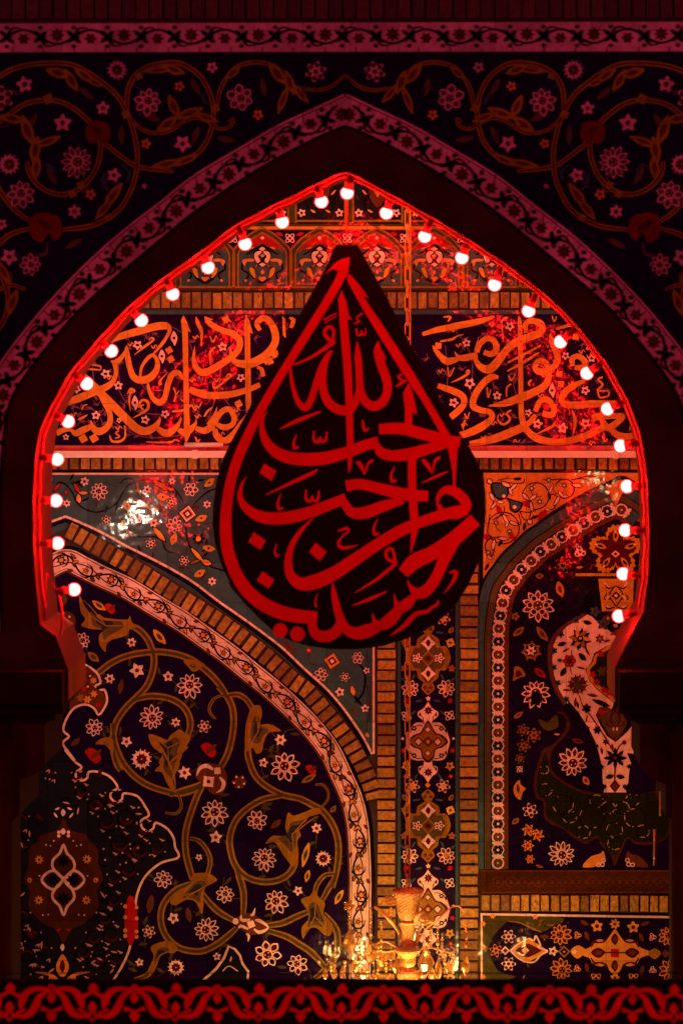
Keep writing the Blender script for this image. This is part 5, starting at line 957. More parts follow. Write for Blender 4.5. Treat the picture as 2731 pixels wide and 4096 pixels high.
p.sp([(170, 710), (180, 750), (225, 790), (200, 820), (175, 890), (125, 840), (120, 770)], 'orange', .001); p.leaf(158, 790, 90, 30, 1.5, 'brown', None, .002); p.ring6(265, 985, 68, 6, 'white', 'maroon', .3); p.leaf(135, 1080, 80, 50, -.7, 'gold', 'brown', .001)
for x, y, r_ in ((250, 1160, 62), (335, 1205, 62), (245, 1300, 60), (265, 1420, 46)): p.star(x, y, r_, 6, 'orange', 'red', None, .001); [p.disc(x + r_ * .55 * math.cos(k * 1.05), y + r_ * .55 * math.sin(k * 1.05), r_ * .13, 'maroon', .002, 7) for k in range(6)]
p.leaf(350, 1485, 70, 26, .3, 'gold', 'brown', .001); p.lotus(545, 1370, 118, 12, 'white', 'maroon', 'brown', .1)
for s_ in (-1, 1):
    X = lambda x: 1028 + s_ * (x - 1028)
    p.sp([(X(1320), 1490), (X(1250), 1400), (X(1160), 1370), (X(1140), 1345), (X(1120), 1420), (X(1180), 1480)], 'orange' if s_ < 0 else 'brown', .001)
    for x, y in ((1135, 1430), (1145, 1468), (1180, 1470)): p.ring(X(x), y, 17, 8, 'white', .002, 10)
for pts in ([(265, 60), (262, 200), (240, 260)], [(380, 60), (430, 150), (560, 290), (620, 380)], [(690, 660), (690, 740), (680, 800)], [(110, 940), (200, 940), (160, 860)], [(330, 1025), (420, 1030)], [(455, 1130), (440, 1200), (460, 1290)], [(200, 1380), (160, 1440), (110, 1440)], [(650, 1470), (730, 1480)], [(170, 1050), (200, 1020)]): p.rib([(x, y, 9) for x, y in pts], 'slatedark', -.0004)
for x, y, a in ((130, 310, -30), (390, 335, 25), (130, 450, -20), (250, 490, 60), (180, 1220, -40), (340, 1280, 100), (360, 1120, -40), (430, 1210, 100), (500, 1200, 40), (490, 605, 10), (250, 890, -70)): p.leaf(x, y, 80, 28, R(a), 'slatedark', None, -.0004)
b.build('arched_panel', TW)
# ---- brown frieze, lower course and lower panel at the right
b = MB(); p = Pen(b, YB, SRC, .024); p.poly([(1922, 3476), (2800, 3476), (2800, 3570), (1922, 3570)], 'umber')
for i in range(15): p.ring(1990 + i * 54, 3524, 20, 3, 'brown', .001); p.disc(1990 + i * 54, 3524, 9, 'brown', .001, 9); p.dia(2017 + i * 54, 3524, 9, 'brown', 0, .001)
p.rib([(1922, 3480, 5), (2800, 3480, 5)], 'brown', .0012, smooth=False); p.rib([(1922, 3566, 5), (2800, 3566, 5)], 'brown', .0012, smooth=False); b.build('frieze_border_tile', TW)
b = MB(); p = Pen(b, YB, SRC, .018); p.poly([(1918, 3571), (2800, 3578), (2800, 3650), (1918, 3643)], 'mortar'); bricks(b, YB, .018, hpath(1921, 2790, 3607, 3612), 62, 39.5, gap=.22); b.build('brick_course', TW)
b = MB(); p = Pen(b, YB, SRC, .016); p.poly([(1916, 3644), (2800, 3651), (2800, 3990), (1916, 3990)], 'cobalt')
p.rib([(1920, 3654, 9), (2800, 3668, 9)], 'white', .002, smooth=False); p.rib([(1925, 3656, 8), (1925, 3990, 8)], 'white', .0016, smooth=False)
p.to(BP, .0185); random.seed(29)
p.sp([(60, 50), (640, 50), (560, 130), (490, 160), (400, 110), (260, 80), (190, 130), (130, 200), (100, 300), (130, 380), (180, 460), (300, 500), (60, 520)], 'olive', -.001)
for x, y in ((130, 40), (450, 45), (58, 100), (58, 275), (58, 500)): p.five(x, y, 22, 6, 'orange', None, lift=0)
p.rib([(250, 80, 10), (330, 90, 10), (420, 130, 12), (495, 160, 10)], 'gold')
for i in range(60): x, y = random.uniform(70, 700), random.uniform(70, 530); p.leaf(x, y, random.uniform(14, 46), random.uniform(6, 14), random.random() * 6, random.choice(('olive', 'gold', 'green', 'greybrown')), None, -.0004)
for x, y, r_ in ((250, 195, 54), (250, 400, 54), (155, 300, 50)): p.ring6(x, y, r_, 6, 'white' if x > 200 else 'orange', 'maroon')
p.poly([(260, 300), (330, 245), (400, 212), (470, 250), (545, 300), (470, 350), (400, 385), (330, 365)], 'orange', lift=.001); p.rib([(262, 300, 12), (330, 245, 12), (400, 210, 12), (440, 225, 12), (455, 190, 14), (490, 260, 12), (470, 270, 12), (545, 302, 12)], 'white', .002); p.rib([(262, 300, 12), (330, 362, 12), (400, 388, 12), (450, 380, 12), (490, 335, 12), (545, 306, 12)], 'white', .002); p.poly([(300, 300), (350, 260), (400, 245), (450, 270), (500, 300), (450, 330), (400, 350), (350, 345)], 'maroon', lift=.0016); p.dia(375, 298, 30, 'white', 0, .0022)
p.dia(225, 300, 34, 'white', 0, .001); p.dia(225, 300, 18, 'brown', 0, .0016); p.star(585, 305, 40, 5, 'white', 'maroon', 0); p.dia(668, 308, 46, 'gold', 0, .001); p.dia(668, 308, 30, 'navy', 0, .0016); p.disc(668, 308, 8, 'orange', .0022); p.sp([(715, 305), (770, 262), (830, 300), (770, 360)], 'orange', .001); p.dia(745, 308, 20, 'white', 0, .002)
q4 = [(1050, 140), (1085, 185), (1120, 225), (1160, 215), (1215, 235), (1240, 275), (1330, 320), (1245, 355), (1215, 400), (1150, 420), (1115, 400), (1090, 450), (1050, 482)]
p.poly(cr(sym(q4, 1050), True), 'orange', lift=.001)
for x, y, L, W_, a in ((1050, 215, 90, 56, 1.57), (1050, 415, 90, 56, 1.57), (925, 315, 110, 80, 0), (1180, 315, 110, 80, 0)): p.leaf(x, y, L, W_, a, 'maroon', None, .0016); p.leaf(x, y, L * .5, W_ * .5, a, 'brown', None, .0022)
p.dia(1050, 320, 44, 'red', .78, .0022)
for s_ in (-1, 1):
    for t in (-1, 1): p.rib([(1050 + s_ * 60, 315 + t * 105, 12), (1050 + s_ * 90, 315 + t * 80, 14), (1050 + s_ * 150, 315 + t * 75, 8)], 'maroon', .0016); p.rib([(1050 + s_ * 180, 315 + t * 40, 10), (1050 + s_ * 150, 315 + t * 85, 14), (1050 + s_ * 120, 315 + t * 70, 6)], 'maroon', .0018)
p.rib([(960, 315, 10), (1150, 315, 10)], 'maroon', .0026, smooth=False)
for x, y, r_ in ((645, 180, 82), (645, 440, 82), (1450, 195, 76), (1460, 450, 84)): p.lotus(x, y, r_, 10, 'orange', 'maroon', 'maroon')
for x, y, r_ in ((915, 116, 46), (1188, 124, 46)): p.five(x, y, r_, 5, 'orange', 'maroon')
p.five(1050, 100, 40, 7, 'orange', 'brown'); p.five(1050, 505, 38, 7, 'orange', 'brown')
for x, y in ((768, 185), (765, 437), (1333, 198), (1335, 448)): p.ring6(x, y, 30, 3, 'pink' if x > 1000 else 'orange', 'maroon')
for x in (908, 1190): p.ring6(x, 510, 46, 4, 'orange', 'maroon', .8)
p.sp([(1300, 320), (1350, 285), (1395, 318), (1350, 365)], 'gold', .001); p.dia(1432, 322, 34, 'brown', 0, .001)
for x, y, a in ((820, 90, .5), (840, 190, 1.2), (840, 430, 1.3), (1280, 95, -.4), (1250, 200, 1.2), (1255, 450, 1.8), (520, 195, 0)): p.leaf(x, y, 76, 34, a, 'brown', None, .0006)
for s_ in (-1, 1): p.rib([(1050, 130, 5), (1050 + s_ * 140, 110, 6), (1050 + s_ * 250, 130, 6), (1050 + s_ * 300, 200, 5)], 'slatedark', -.0003)
b.build('lower_panel', TW)

#==================================================================== cable trunking on the wall
b = MB(); p0, p1 = at(60, 1829, YB), at(2760, 1802, YB)
b.box((p0.x, YB - .060, p0.z), (p1.x, YB - .002, p1.z), 'pvc'); b.box((p0.x, YB - .064, p0.z + .012), (p1.x, YB - .0605, p1.z - .018), 'pvc')
for px in (FL[0] + 1145 * .5102, FR[0] + 1370 * .5102): c = at(px, 1815, YB); b.box((c.x - .014, YB - .069, p0.z - .004), (c.x + .014, YB - .003, p1.z + .005), 'pvc')
c = at(FL[0] + 1060 * .5102, 1790, YB); c2 = at(FL[0] + 1360 * .5102, 1790, YB); b.tube([(c.x, YB - .03, p1.z + .03), (c2.x, YB - .03, p1.z + .03)], .012, 'pvc', 10)
o = b.build('cable_trunking'); tag(o, 'long white plastic cable trunking running across the tiled wall under the frieze', 'trunking')
o.location = (0, 0, 0)

#==================================================================== bulbs along the arch
BULBS_L = [(738, 463), (648, 510), (563, 560), (478, 614), (397, 675), (325, 736), (256, 806), (200, 881), (157, 968), (132, 1055), (129, 1150), (133, 1248), (171, 1354)]
BULBS_R = [(887, 489), (975, 543), (1060, 592), (1135, 654), (1213, 714), (1286, 785), (1347, 857), (1394, 939), (1424, 1024), (1439, 1117), (1435, 1218), (1430, 1318), (1420, 1415)]
YBU = .11
ORD = ['first', 'second', 'third', 'fourth', 'fifth', 'sixth', 'seventh', 'eighth', 'ninth', 'tenth', 'eleventh', 'twelfth', 'lowest']
bl = thing('light_bulb', 'glowing round red bulb at the very apex of the arch', 'light bulb', (0, 0, 0), 'red bulbs lining the arch')
RB = 24.3 * K * 12
m_ = MB(); m_.sphere((0, 0, 0), RB, 'bulb', 24, 14); globe = m_.build('globe', bl)
m_ = MB(); m_.sphere((0, 0, 0), RB * 1.17, 'red_halo', 24, 14); shell = m_.build('halo_shell', bl)
m_ = MB(); m_.lathe((0, 0, 0), [(RB * .80, RB * .60), (RB * .72, RB * .82), (RB * .60, RB * 1.2), (RB * .52, RB * 1.5), (RB * .001, RB * 1.5)], 'neck', 20); neck = m_.build('neck', bl)
m_ = MB(); m_.lathe((0, 0, 0), [(RB * .58, RB * 1.38), (RB * .66, RB * 1.42), (RB * .68, RB * 2.1), (RB * .5, RB * 2.2), (RB * .45, RB * 3.1), (.0005, RB * 3.1)], 'socket', 18); sock = m_.build('socket', bl)
spots = [('apex', 797, 443, 0)]
for i, (x, y) in enumerate(BULBS_L): spots.append((('left', i), x, y, -1))
for i, (x, y) in enumerate(BULBS_R): spots.append((('right', i), x, y, 1))
edgeP = Path(list(reversed(openL)) + openR)
for k, (nm, x, y, sd) in enumerate(spots):
    r_ = bl if k == 0 else bl.copy()
    if k:
        COL.objects.link(r_)
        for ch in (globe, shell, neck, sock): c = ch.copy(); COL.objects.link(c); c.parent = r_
        i = nm[1]
        r_['label'] = ('glowing red bulb lowest on the %s side of the arch' % nm[0]) if i == 12 else ('glowing red bulb, %s from the arch apex down its %s side' % (ORD[i], nm[0]))
    X, Y_ = x * D2, y * D2
    best = min((math.hypot(e[0] - X, e[1] - Y_), e) for e in [edgeP.pos(t)[:2] for t in range(0, int(edgeP.L), 6)])[1]
    dx, dy = best[0] - X, best[1] - Y_; L = math.hypot(dx, dy); dx, dy = dx / L, dy / L
    if abs(x - 797) < 470 and y < 720: dx, dy = dx * .55, dy * .55 - .45
    r_.location = at(X, Y_, YBU); r_.rotation_euler = (R(random.uniform(-6, 6)), math.atan2(dx, -dy), 0)
# cable
b = MB()
pts = []
for t in range(0, int(edgeP.L), 30):
    x, y, tx, ty = edgeP.pos(t, 7 + 5 * abs(math.sin(t * .021))); v = at(x, y, YF); pts.append((v.x, .10 + .012 * math.sin(t * .05), v.z))
lead = [at(228, 2555, YF), at(238, 2480, YF), at(224, 2400, YF), at(175, 2300, YF)]
for v in lead: v.y = .12
b.tube(lead + [Vector(p_) for p_ in pts], .0055, 'wire', 7); o = b.build('lamp_cable'); tag(o, 'thin red cable carrying the bulbs around the inner edge of the arch', 'cable')

#==================================================================== teardrop sign
SG = thing('teardrop_sign', 'black teardrop sign with red Arabic calligraphy hanging in the arch', 'sign', at(1380, 2600, YS))
tear = [(820 + x * .7398, 950 + y * .7398) for x, y in [(706, 40), (820, 40), (838, 62), (880, 140), (985, 330), (1100, 560), (1240, 820), (1340, 1000), (1400, 1100)]] + conv(T2, [(1430, 125), (1472, 200), (1503, 285), (1516, 370), (1517, 480), (1505, 620), (1478, 740), (1420, 870), (1335, 1000), (1225, 1090), (1100, 1152), (960, 1195), (820, 1213), (680, 1212), (560, 1195), (460, 1165), (370, 1115), (285, 1038), (205, 955), (142, 870), (90, 760), (55, 640), (41, 540), (46, 420), (65, 300), (95, 190), (130, 110)]) + conv(T1, [(170, 1050), (300, 810), (430, 570), (560, 330), (660, 150), (690, 70)])
b = MB(); TH = .03
tri = tessellate_polygon([[Vector((x, y, 0)) for x, y in tear]]); n = len(tear)
b.add([at(x, y, YS) for x, y in tear], tri, 'cloth'); b.add([at(x, y, YS) + Vector((0, TH, 0)) for x, y in tear], [t[::-1] for t in tri], 'cloth')
f = [at(x, y, YS) for x, y in tear]
for i in range(n): j = (i + 1) % n; b.add([f[i], f[j], f[j] + Vector((0, TH, 0)), f[i] + Vector((0, TH, 0))], [(0, 1, 2, 3)], 'cloth')
b.build('panel', SG)
b = MB(); p = Pen(b, YS, T1, .003)
def S(lst, crop):
    p.to(crop)
    for l in lst: p.rib(l, 'signred')
S([[(765, 112, 16), (752, 170, 48), (715, 250, 46), (645, 370, 46), (560, 505, 46), (480, 632, 44), (400, 762, 44), (330, 882, 46), (270, 992, 48), (215, 1110, 52), (180, 1190, 54), (142, 1310, 54), (118, 1450, 58), (112, 1575, 62), (125, 1695, 64), (165, 1810, 66), (225, 1905, 70), (305, 1975, 74), (405, 2024, 76), (500, 2046, 72), (606, 2056, 68)]], T1)
p.poly([(648, 198), (700, 140), (735, 118), (782, 105), (780, 140), (760, 190), (715, 180), (690, 170)], 'signred')
p.poly([(768, 195), (790, 205), (840, 265), (885, 328), (856, 318), (900, 385), (985, 512), (1122, 722), (1220, 890), (1325, 1070), (1280, 1075), (1185, 905), (1060, 722), (935, 522), (850, 382), (772, 242)], 'signred')
p.poly([(738, 283), (765, 350), (775, 410), (797, 447), (770, 438), (780, 560), (792, 700), (797, 850), (803, 1150), (790, 1240), (775, 1280), (768, 1160), (758, 850), (748, 700), (735, 560), (720, 335)], 'signred')
S([[(690, 612, 6), (668, 632, 26), (642, 700, 38), (636, 800, 42), (660, 880, 48), (710, 925, 52), (770, 935, 50), (808, 900, 40), (820, 850, 30)], [(690, 612, 5), (660, 640, 22), (625, 710, 30), (600, 790, 34), (572, 880, 36), (540, 920, 38), (500, 880, 28), (472, 790, 20), (460, 690, 10)],
   [(463, 692, 8), (560, 655, 14), (640, 605, 20), (690, 568, 28)], [(700, 578, 14), (672, 552, 22), (647, 520, 20), (656, 490, 18), (682, 484, 18), (696, 512, 18), (692, 548, 14), (702, 576, 10)],
   [(938, 560, 3), (932, 610, 40), (952, 690, 48), (980, 765, 48), (985, 830, 46), (960, 888, 50), (910, 912, 52), (862, 880, 46), (838, 810, 40), (832, 720, 38), (826, 640, 36), (822, 560, 3)], [(800, 900, 10), (822, 845, 24), (836, 780, 24)],
   [(405, 1036, 4), (500, 990, 22), (622, 942, 10)], [(640, 446, 8), (712, 408, 6)], [(645, 462, 6), (712, 425, 5)], [(806, 465, 8), (835, 455, 10), (818, 435, 8), (850, 410, 10)], [(818, 490, 8), (822, 522, 12), (840, 528, 12), (845, 500, 8), (850, 525, 12), (868, 520, 8), (866, 490, 5)], [(1030, 808, 4), (1056, 790, 18), (1088, 770, 10)], [(1066, 738, 10), (1044, 752, 14), (1070, 778, 12)], [(852, 985, 4), (856, 1020, 16), (866, 1045, 14), (886, 1030, 6)]], T1)
p.poly([(958, 610), (982, 660), (950, 650)], 'signred'); p.poly([(1100, 784), (1125, 850), (1147, 958), (1120, 945), (1117, 1040), (1078, 1040), (1080, 930), (1070, 840)], 'signred')
S([[(940, 22, 56), (1060, 20, 62), (1200, 55, 62), (1310, 82, 58), (1378, 92, 56)], [(1320, 96, 44), (1200, 130, 58), (1110, 155, 64), (1010, 166, 58), (950, 146, 54), (922, 100, 30)], [(936, 92, 60), (860, 112, 58), (760, 150, 62), (640, 180, 68), (520, 185, 68), (420, 165, 64), (350, 115, 52), (315, 50, 36), (308, -20, 22), (335, -75, 3)],
   [(1122, 140, 46), (1118, 250, 44), (1120, 350, 44), (1126, 450, 44), (1132, 550, 40), (1120, 640, 20), (1110, 692, 3)], [(762, 330, 60), (840, 320, 56), (950, 345, 60), (1080, 375, 64), (1205, 385, 58)], [(1070, 405, 40), (960, 440, 58), (860, 475, 64), (790, 470, 54), (750, 415, 40)], [(762, 395, 54), (650, 440, 58), (520, 485, 64), (400, 505, 66), (300, 495, 62), (225, 450, 46), (190, 390, 30), (200, 320, 14), (225, 280, 3)],
   [(1255, 440, 8), (1262, 385, 26), (1305, 350, 44), (1365, 370, 54), (1412, 430, 54), (1370, 472, 64), (1290, 475, 44), (1262, 430, 20)], [(1415, 455, 60), (1300, 482, 62), (1180, 520, 58), (1060, 570, 62), (940, 640, 62), (820, 720, 66), (700, 800, 72), (600, 845, 78), (520, 858, 68), (465, 815, 52), (450, 740, 42), (470, 650, 30), (520, 570, 22), (585, 500, 5)],
   [(1070, 800, 62), (1130, 740, 82), (1230, 690, 76), (1350, 610, 78), (1460, 512, 74)], [(1370, 590, 60), (1300, 710, 62), (1250, 820, 58), (1200, 890, 62), (1150, 908, 58), (1108, 872, 20), (1095, 838, 3)], [(1140, 915, 30), (1090, 968, 62), (1050, 988, 52), (1030, 955, 20), (1022, 912, 3)], [(1065, 975, 40), (1010, 1042, 68), (955, 1082, 56), (918, 1062, 28), (905, 1018, 3)], [(970, 1072, 40), (880, 1112, 72), (810, 1125, 64), (752, 1090, 52), (716, 1000, 42), (697, 910, 28), (690, 848, 3)], [(738, 1030, 36), (715, 1108, 56), (660, 1142, 62), (604, 1132, 58), (578, 1082, 44), (590, 1035, 36)],
   [(328, 378, 4), (450, 320, 16), (575, 262, 20), (608, 240, 6)], [(1170, 314, 3), (1240, 282, 14), (1310, 252, 8)], [(796, 976, 3), (880, 945, 18), (980, 900, 8)], [(588, 30, 8), (588, 80, 16), (612, 92, 18), (622, 62, 10), (626, 86, 16), (650, 86, 16), (660, 35, 8)], [(546, 350, 8), (546, 400, 16), (570, 412, 18), (580, 382, 10), (584, 406, 16), (608, 406, 16), (617, 355, 8)],
   [(496, 50, 3), (480, 95, 14), (484, 125, 18), (506, 118, 8)], [(412, 370, 3), (394, 420, 14), (400, 455, 18), (422, 445, 8)], [(1025, 220, 3), (1006, 270, 14), (1012, 305, 20), (1035, 296, 8)], [(934, 505, 3), (912, 555, 14), (918, 592, 18), (940, 582, 8)], [(386, 640, 3), (378, 680, 10), (386, 708, 14), (404, 700, 6)], [(610, 910, 3), (596, 955, 10), (602, 985, 12)],
   [(818, 200, 14), (840, 215, 24), (862, 270, 4)], [(864, 265, 6), (882, 208, 12), (908, 190, 16)], [(1176, 186, 20), (1206, 222, 24), (1226, 262, 4)], [(1228, 258, 6), (1245, 190, 14), (1270, 178, 18)], [(720, 572, 8), (765, 560, 18), (778, 572, 10), (740, 605, 10), (720, 640, 14), (745, 664, 20), (825, 650, 4)], [(1036, 748, 18), (985, 722, 18), (980, 680, 18), (1008, 668, 16), (1022, 705, 16), (1030, 745, 16)], [(1030, 750, 20), (930, 832, 16), (808, 908, 3)], [(1290, 912, 3), (1342, 842, 18), (1354, 795, 24), (1318, 798, 6)], [(1000, 1140, 3), (1080, 1082, 26), (1140, 1022, 26), (1200, 1008, 20), (1228, 985, 16), (1255, 970, 16), (1260, 945, 4)]], T2)
p.poly([(1308, 100), (1366, 112), (1356, 250), (1352, 340), (1340, 340), (1336, 250)], 'signred')
for qd in ([(320, 208), (386, 248), (360, 302), (296, 260)], [(265, 580), (331, 625), (300, 674), (234, 632)], [(312, 792), (376, 836), (345, 884), (279, 840)], [(597, 636), (658, 685), (620, 735), (563, 686)]): p.poly(qd, 'signred')
p.disc(408, 1110, 39, 'signred', n=24); p.disc(500, 1130, 40, 'signred', n=24)
b.build('lettering', SG)
b = MB(); a, c = at(1387, 775, .12), at(1385, 985, YS); b.tube([a, (a + c) / 2, c + Vector((0, .015, 0))], .0022, 'wire', 6); b.build('cord', SG)

#==================================================================== chandelier
CH = thing('chandelier', 'crystal chandelier with cut glass vase and pendants hanging on a long chain', 'chandelier', at(1629, 3900, YC))
ce = lambda x, y, dy=0: at(CE[0] + x * CE[2], CE[1] + y * CE[2], YC) + Vector((0, dy, 0))
U = CE[2] * K * (YC - CAMY)                     # metres per crop pixel
b = MB(); top = Vector((at(1629, 0, YC).x, YC, 8.3)); c = top.copy(); end = ce(940, 330); k = 0; LK = .085
while c.z > end.z + .02:
    pts = []
    for j in range(14):
        a = 2 * math.pi * j / 14; u, v = .0115 * math.cos(a), math.sin(a); v = (.030 if v > 0 else -.030) + .0115 * v
        pts.append(Vector((c.x + (u if k % 2 == 0 else u * .35), c.y + (u * .35 if k % 2 == 0 else u), c.z - LK / 2 + v)))
    b.tube(pts, .0026, 'brass', 6, True); c.z -= LK * .80; k += 1
b.build('chain', CH)
b = MB(); b.tube([(top.x + .012, YC + .02, 8.3), (top.x + .014, YC + .02, 6.5), (end.x + .008, YC + .02, end.z)], .003, 'brass', 6); b.build('cable', CH)
cx0 = ce(942, 0).x
def lath(name, prof, mt, n=28):
    b = MB(); z0 = ce(0, 0).z; P_ = []
    for (r0, y0), (r1, y1) in zip(prof, prof[1:]):
        k = max(1, int(math.hypot(r1 - r0, y1 - y0) / 9)); P_ += [(r0 + (r1 - r0) * i / k, y0 + (y1 - y0) * i / k) for i in range(k)]
    P_.append(prof[-1])
    vs = [(cx0 + max(.0005, r_ * U) * math.cos(2 * math.pi * (k + .5 * (i % 2)) / n), YC + max(.0005, r_ * U) * math.sin(2 * math.pi * (k + .5 * (i % 2)) / n), z0 - y * U) for i, (r_, y) in enumerate(P_) for k in range(n)]
    for i in range(len(P_) - 1):
        for k in range(n):
            f_ = (i * n + k, i * n + (k + 1) % n, (i + 1) * n + (k + 1) % n, (i + 1) * n + k); b.add([vs[j] for j in f_], [(0, 1, 2, 3)], mt if (i + k) % 3 else 'cut_glass_dark')
    return b.build(name, CH)
lath('vase', [(128, 335), (134, 345), (130, 360), (108, 430), (92, 520), (62, 590), (76, 602), (58, 622), (52, 700), (50, 800), (1, 810)], 'cut_glass', 42)
lath('base_bowl', [(1, 826), (112, 832), (108, 848), (70, 880), (58, 900), (66, 930), (66, 950), (50, 975), (80, 1005), (92, 1060), (60, 1130), (1, 1135)], 'cut_glass', 36)
for pts, r_ in (([(905, 800), (860, 700), (790, 570), (730, 505), (668, 488)], .006), ([(925, 800), (905, 710), (878, 628)], .006), ([(962, 800), (985, 660), (1022, 515)], .007), ([(1000, 805), (1030, 710), (1075, 625), (1150, 580)], .006), ([(1015, 790), (1130, 630), (1230, 530), (1310, 492), (1370, 492), (1405, 525)], .0032), ([(870, 832), (800, 805), (740, 785), (672, 790), (700, 822), (860, 835)], .0035), ([(1040, 836), (1200, 842), (1310, 838), (1332, 815), (1300, 800)], .0035)):
    b = MB(); q_ = cr(pts, step=20); b.tube([ce(x, y, .06 * math.sin(i * .35)) for i, (x, y) in enumerate(q_)], r_ * 1.25, 'gilt', 8); b.build('arm', CH)
def drop(x, y, h, wd, dy):
    b = MB(); c = ce(x, y, dy); n = 8; prof = [(.02, 1), (.35, .55), (.8, .05), (1, -.28), (.62, -.72), (.02, -1)]; vs = []; fs = []
    for (r_, z) in prof:
        for k in range(n): a = 2 * math.pi * (k + .3) / n; vs.append((c.x + r_ * wd * U * math.cos(a), c.y + r_ * wd * U * math.sin(a) * .6, c.z + z * h * U))
    for i in range(len(prof) - 1):
        for k in range(n): fs.append((i * n + k, i * n + (k + 1) % n, (i + 1) * n + (k + 1) % n, (i + 1) * n + k))
    for i, f in enumerate(fs): b.add([vs[k] for k in f], [(0, 1, 2, 3)], 'crystal' if random.random() < .6 else random.choice(('gilt', 'crystal_lit')))  # random gilt and brighter facets put glints into the crystal's colour
    b.build('crystal_drop', CH)
for x, y, h, wd in ((450, 785, 112, 60), (625, 880, 112, 62), (1092, 925, 125, 74), (1425, 905, 108, 36), (862, 965, 100, 52), (715, 930, 108, 32), (1197, 945, 100, 34), (575, 1050, 70, 40), (790, 1060, 60, 44), (930, 945, 60, 40), (1285, 970, 60, 34), (500, 970, 70, 34), (1150, 1050, 60, 44), (1040, 1070, 50, 40), (330, 1010, 60, 30), (250, 1050, 50, 26), (390, 1050, 56, 30), (660, 1050, 60, 30), (1380, 1060, 50, 26)): drop(x, y, h, wd, random.uniform(-.14, .1))  # outlying low drops added to imitate glare on the tiles behind
def beads(x, y0, y1, r_=13):
    b = MB(); y = y0; dy = random.uniform(-.1, .06)
    while y < y1: rr = r_ * random.uniform(.7, 1.15); b.sphere(ce(x + random.uniform(-2, 2), y, dy), rr * U, random.choice(('crystal', 'crystal_lit', 'gilt')), 8, 6); y += rr * 2.1  # bright and dark beads mixed to imitate sparkle
    b.build('bead_string', CH)
for x, a, c in ((448, 500, 680), (632, 500, 770), (722, 590, 820), (800, 445, 580), (800, 840, 1030), (1192, 650, 850), (1428, 600, 800), (1130, 660, 810), (1075, 690, 800), (870, 700, 830), (545, 740, 980), (690, 820, 1040), (1250, 850, 1040), (1320, 880, 1040), (420, 900, 1060), (960, 860, 1000), (335, 880, 970), (300, 960, 1060), (605, 960, 1060), (1230, 700, 860), (760, 880, 1040)): beads(x, a, c)  # outlying low strings added to imitate glare on the tiles
for x, y, n_ in ((1078, 548, 9), (800, 388, 7), (455, 440, 5)):
    b = MB()
    for k in range(n_): a = 2 * math.pi * k / n_; c = ce(x + 34 * math.cos(a), y + 34 * math.sin(a), -.08); b.sphere(c, 17 * U, 'crystal', 8, 6)
    b.sphere(ce(x, y, -.08), 20 * U, 'crystal', 8, 6); b.build('glass_flower', CH)
cz = at(0, 4090, YC).z
for px, py, dy in ((2112, 4070, 0), (1264, 4114, 0), (1629, 4080, -.25), (1500, 4120, .32), (1820, 4120, .32), (1380, 4150, -.22), (1860, 4150, -.22)):
    b = MB(); v = at(px, py, YC) + Vector((0, dy, 0)); b.sphere(v, .020, 'candle_front' if dy < 0 else 'candle', 12, 8); b.build('candle_bulb', CH)
#==================================================================== unseen lamps behind the arch wall; the upper pair is added fill for the tiles
for lab, px, py, yy, s_, mt in (('added fill lamp behind the arch wall, left of the apex', 960, 330, .75, .05, 'lamp_fill'), ('added fill lamp behind the arch wall, right of the apex', 1900, 330, .75, .05, 'lamp_fill'),
        ('small white lamp on the back of the left pier', 182, 2262, .60, .024, 'lamp_white'), ('small warm lamp on the back of the right pier', 2618, 2039, .62, .030, 'lamp_warm')):
    v = at(px, py, yy); t = thing('unseen_lamp', lab, 'lamp', (v.x, D, v.z)); b = MB(); b.sphere(v, s_, mt, 16, 10); b.build('globe', t)
    b = MB(); b.tube([(v.x, D + .001, v.z), (v.x, yy - s_ * .9, v.z)], .012, 'brass', 10); b.build('bracket', t)

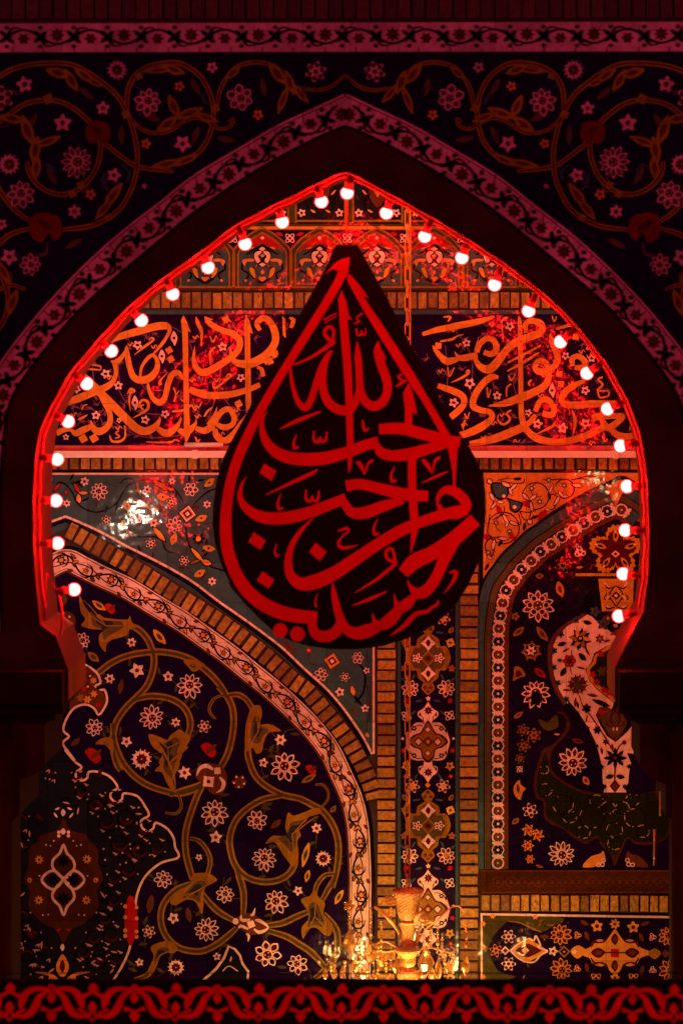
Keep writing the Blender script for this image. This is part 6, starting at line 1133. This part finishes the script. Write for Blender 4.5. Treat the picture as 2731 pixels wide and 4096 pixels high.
#==================================================================== cloth banner across the front
BNR = thing('cloth_banner', 'black cloth banner with a red scroll border stretched along the bottom', 'banner', at(1365, 4300, YN))
b = MB(); n = 60
T = []; Bm = []
for i in range(n + 1):
    px = -900 + i * 4600 / n; yy = YN + .006 * math.sin(i * 1.3); a = at(px, 3917, YN); c = at(px, 5200, YN); T.append((a.x, yy, a.z)); Bm.append((c.x, yy, c.z))
vs = T + Bm + [(x, y + .012, z) for x, y, z in T] + [(x, y + .012, z) for x, y, z in Bm]; N = n + 1; fs = []
for i in range(n): fs += [(i, N + i, N + i + 1, i + 1), (2 * N + i, 2 * N + i + 1, 3 * N + i + 1, 3 * N + i), (i, i + 1, 2 * N + i + 1, 2 * N + i)]
b.add(vs, fs, 'cloth', True); b.build('cloth', BNR)
b = MB()
for rep in range(-1, 9):
    p = Pen(b, YN, (BN[0] + rep * 331.2 * 1.0, BN[1] + rep * .8, BN[2]), .012)
    M_ = lambda l, cx=468: [(2 * cx - x, y, w_) for x, y, w_ in l]
    s1 = [(110, 372, 26), (160, 382, 34), (222, 384, 44), (285, 352, 62), (328, 285, 66), (358, 215, 52), (410, 172, 34), (462, 140, 28)]; s2 = [(190, 320, 20), (205, 250, 66), (245, 178, 60), (310, 142, 44), (395, 140, 34), (450, 150, 22)]; s3 = [(100, 168, 24), (145, 190, 28), (205, 215, 46)]; s4 = [(375, 315, 44), (425, 328, 26), (468, 350, 24)]; s5 = [(150, 355, 20), (200, 340, 24), (235, 320, 16)]
    for l in (s1, s2, s3, s4, s5): p.rib(l, 'bannerred'); p.rib(M_(l), 'bannerred')
    p.sp([(100, 86), (146, 130), (128, 165), (100, 178), (72, 165), (56, 130)], 'bannerred'); p.sp([(92, 252), (132, 300), (122, 330), (92, 346), (62, 330), (54, 300)], 'bannerred')
    p.rib([(90, 338, 22), (138, 375, 22), (90, 424, 24), (44, 375, 22), (90, 338, 22)], 'bannerred', smooth=False); p.rib([(467, 104, 22), (515, 146, 22), (467, 188, 24), (420, 146, 22), (467, 104, 22)], 'bannerred', smooth=False)
    p.sp([(466, 268), (506, 215), (470, 180), (428, 215)], 'bannerred'); p.sp([(468, 434), (514, 382), (490, 350), (468, 340), (446, 350), (424, 382)], 'bannerred')
b.build('scroll_pattern', BNR)
b = MB(); a, c = at(-900, 3893, YN + .5), at(3700, 3893, YN + .5); b.tube([a, c], .0025, 'cloth', 6); o = b.build('wire_line'); tag(o, 'thin dark wire stretched just above the cloth banner', 'wire')
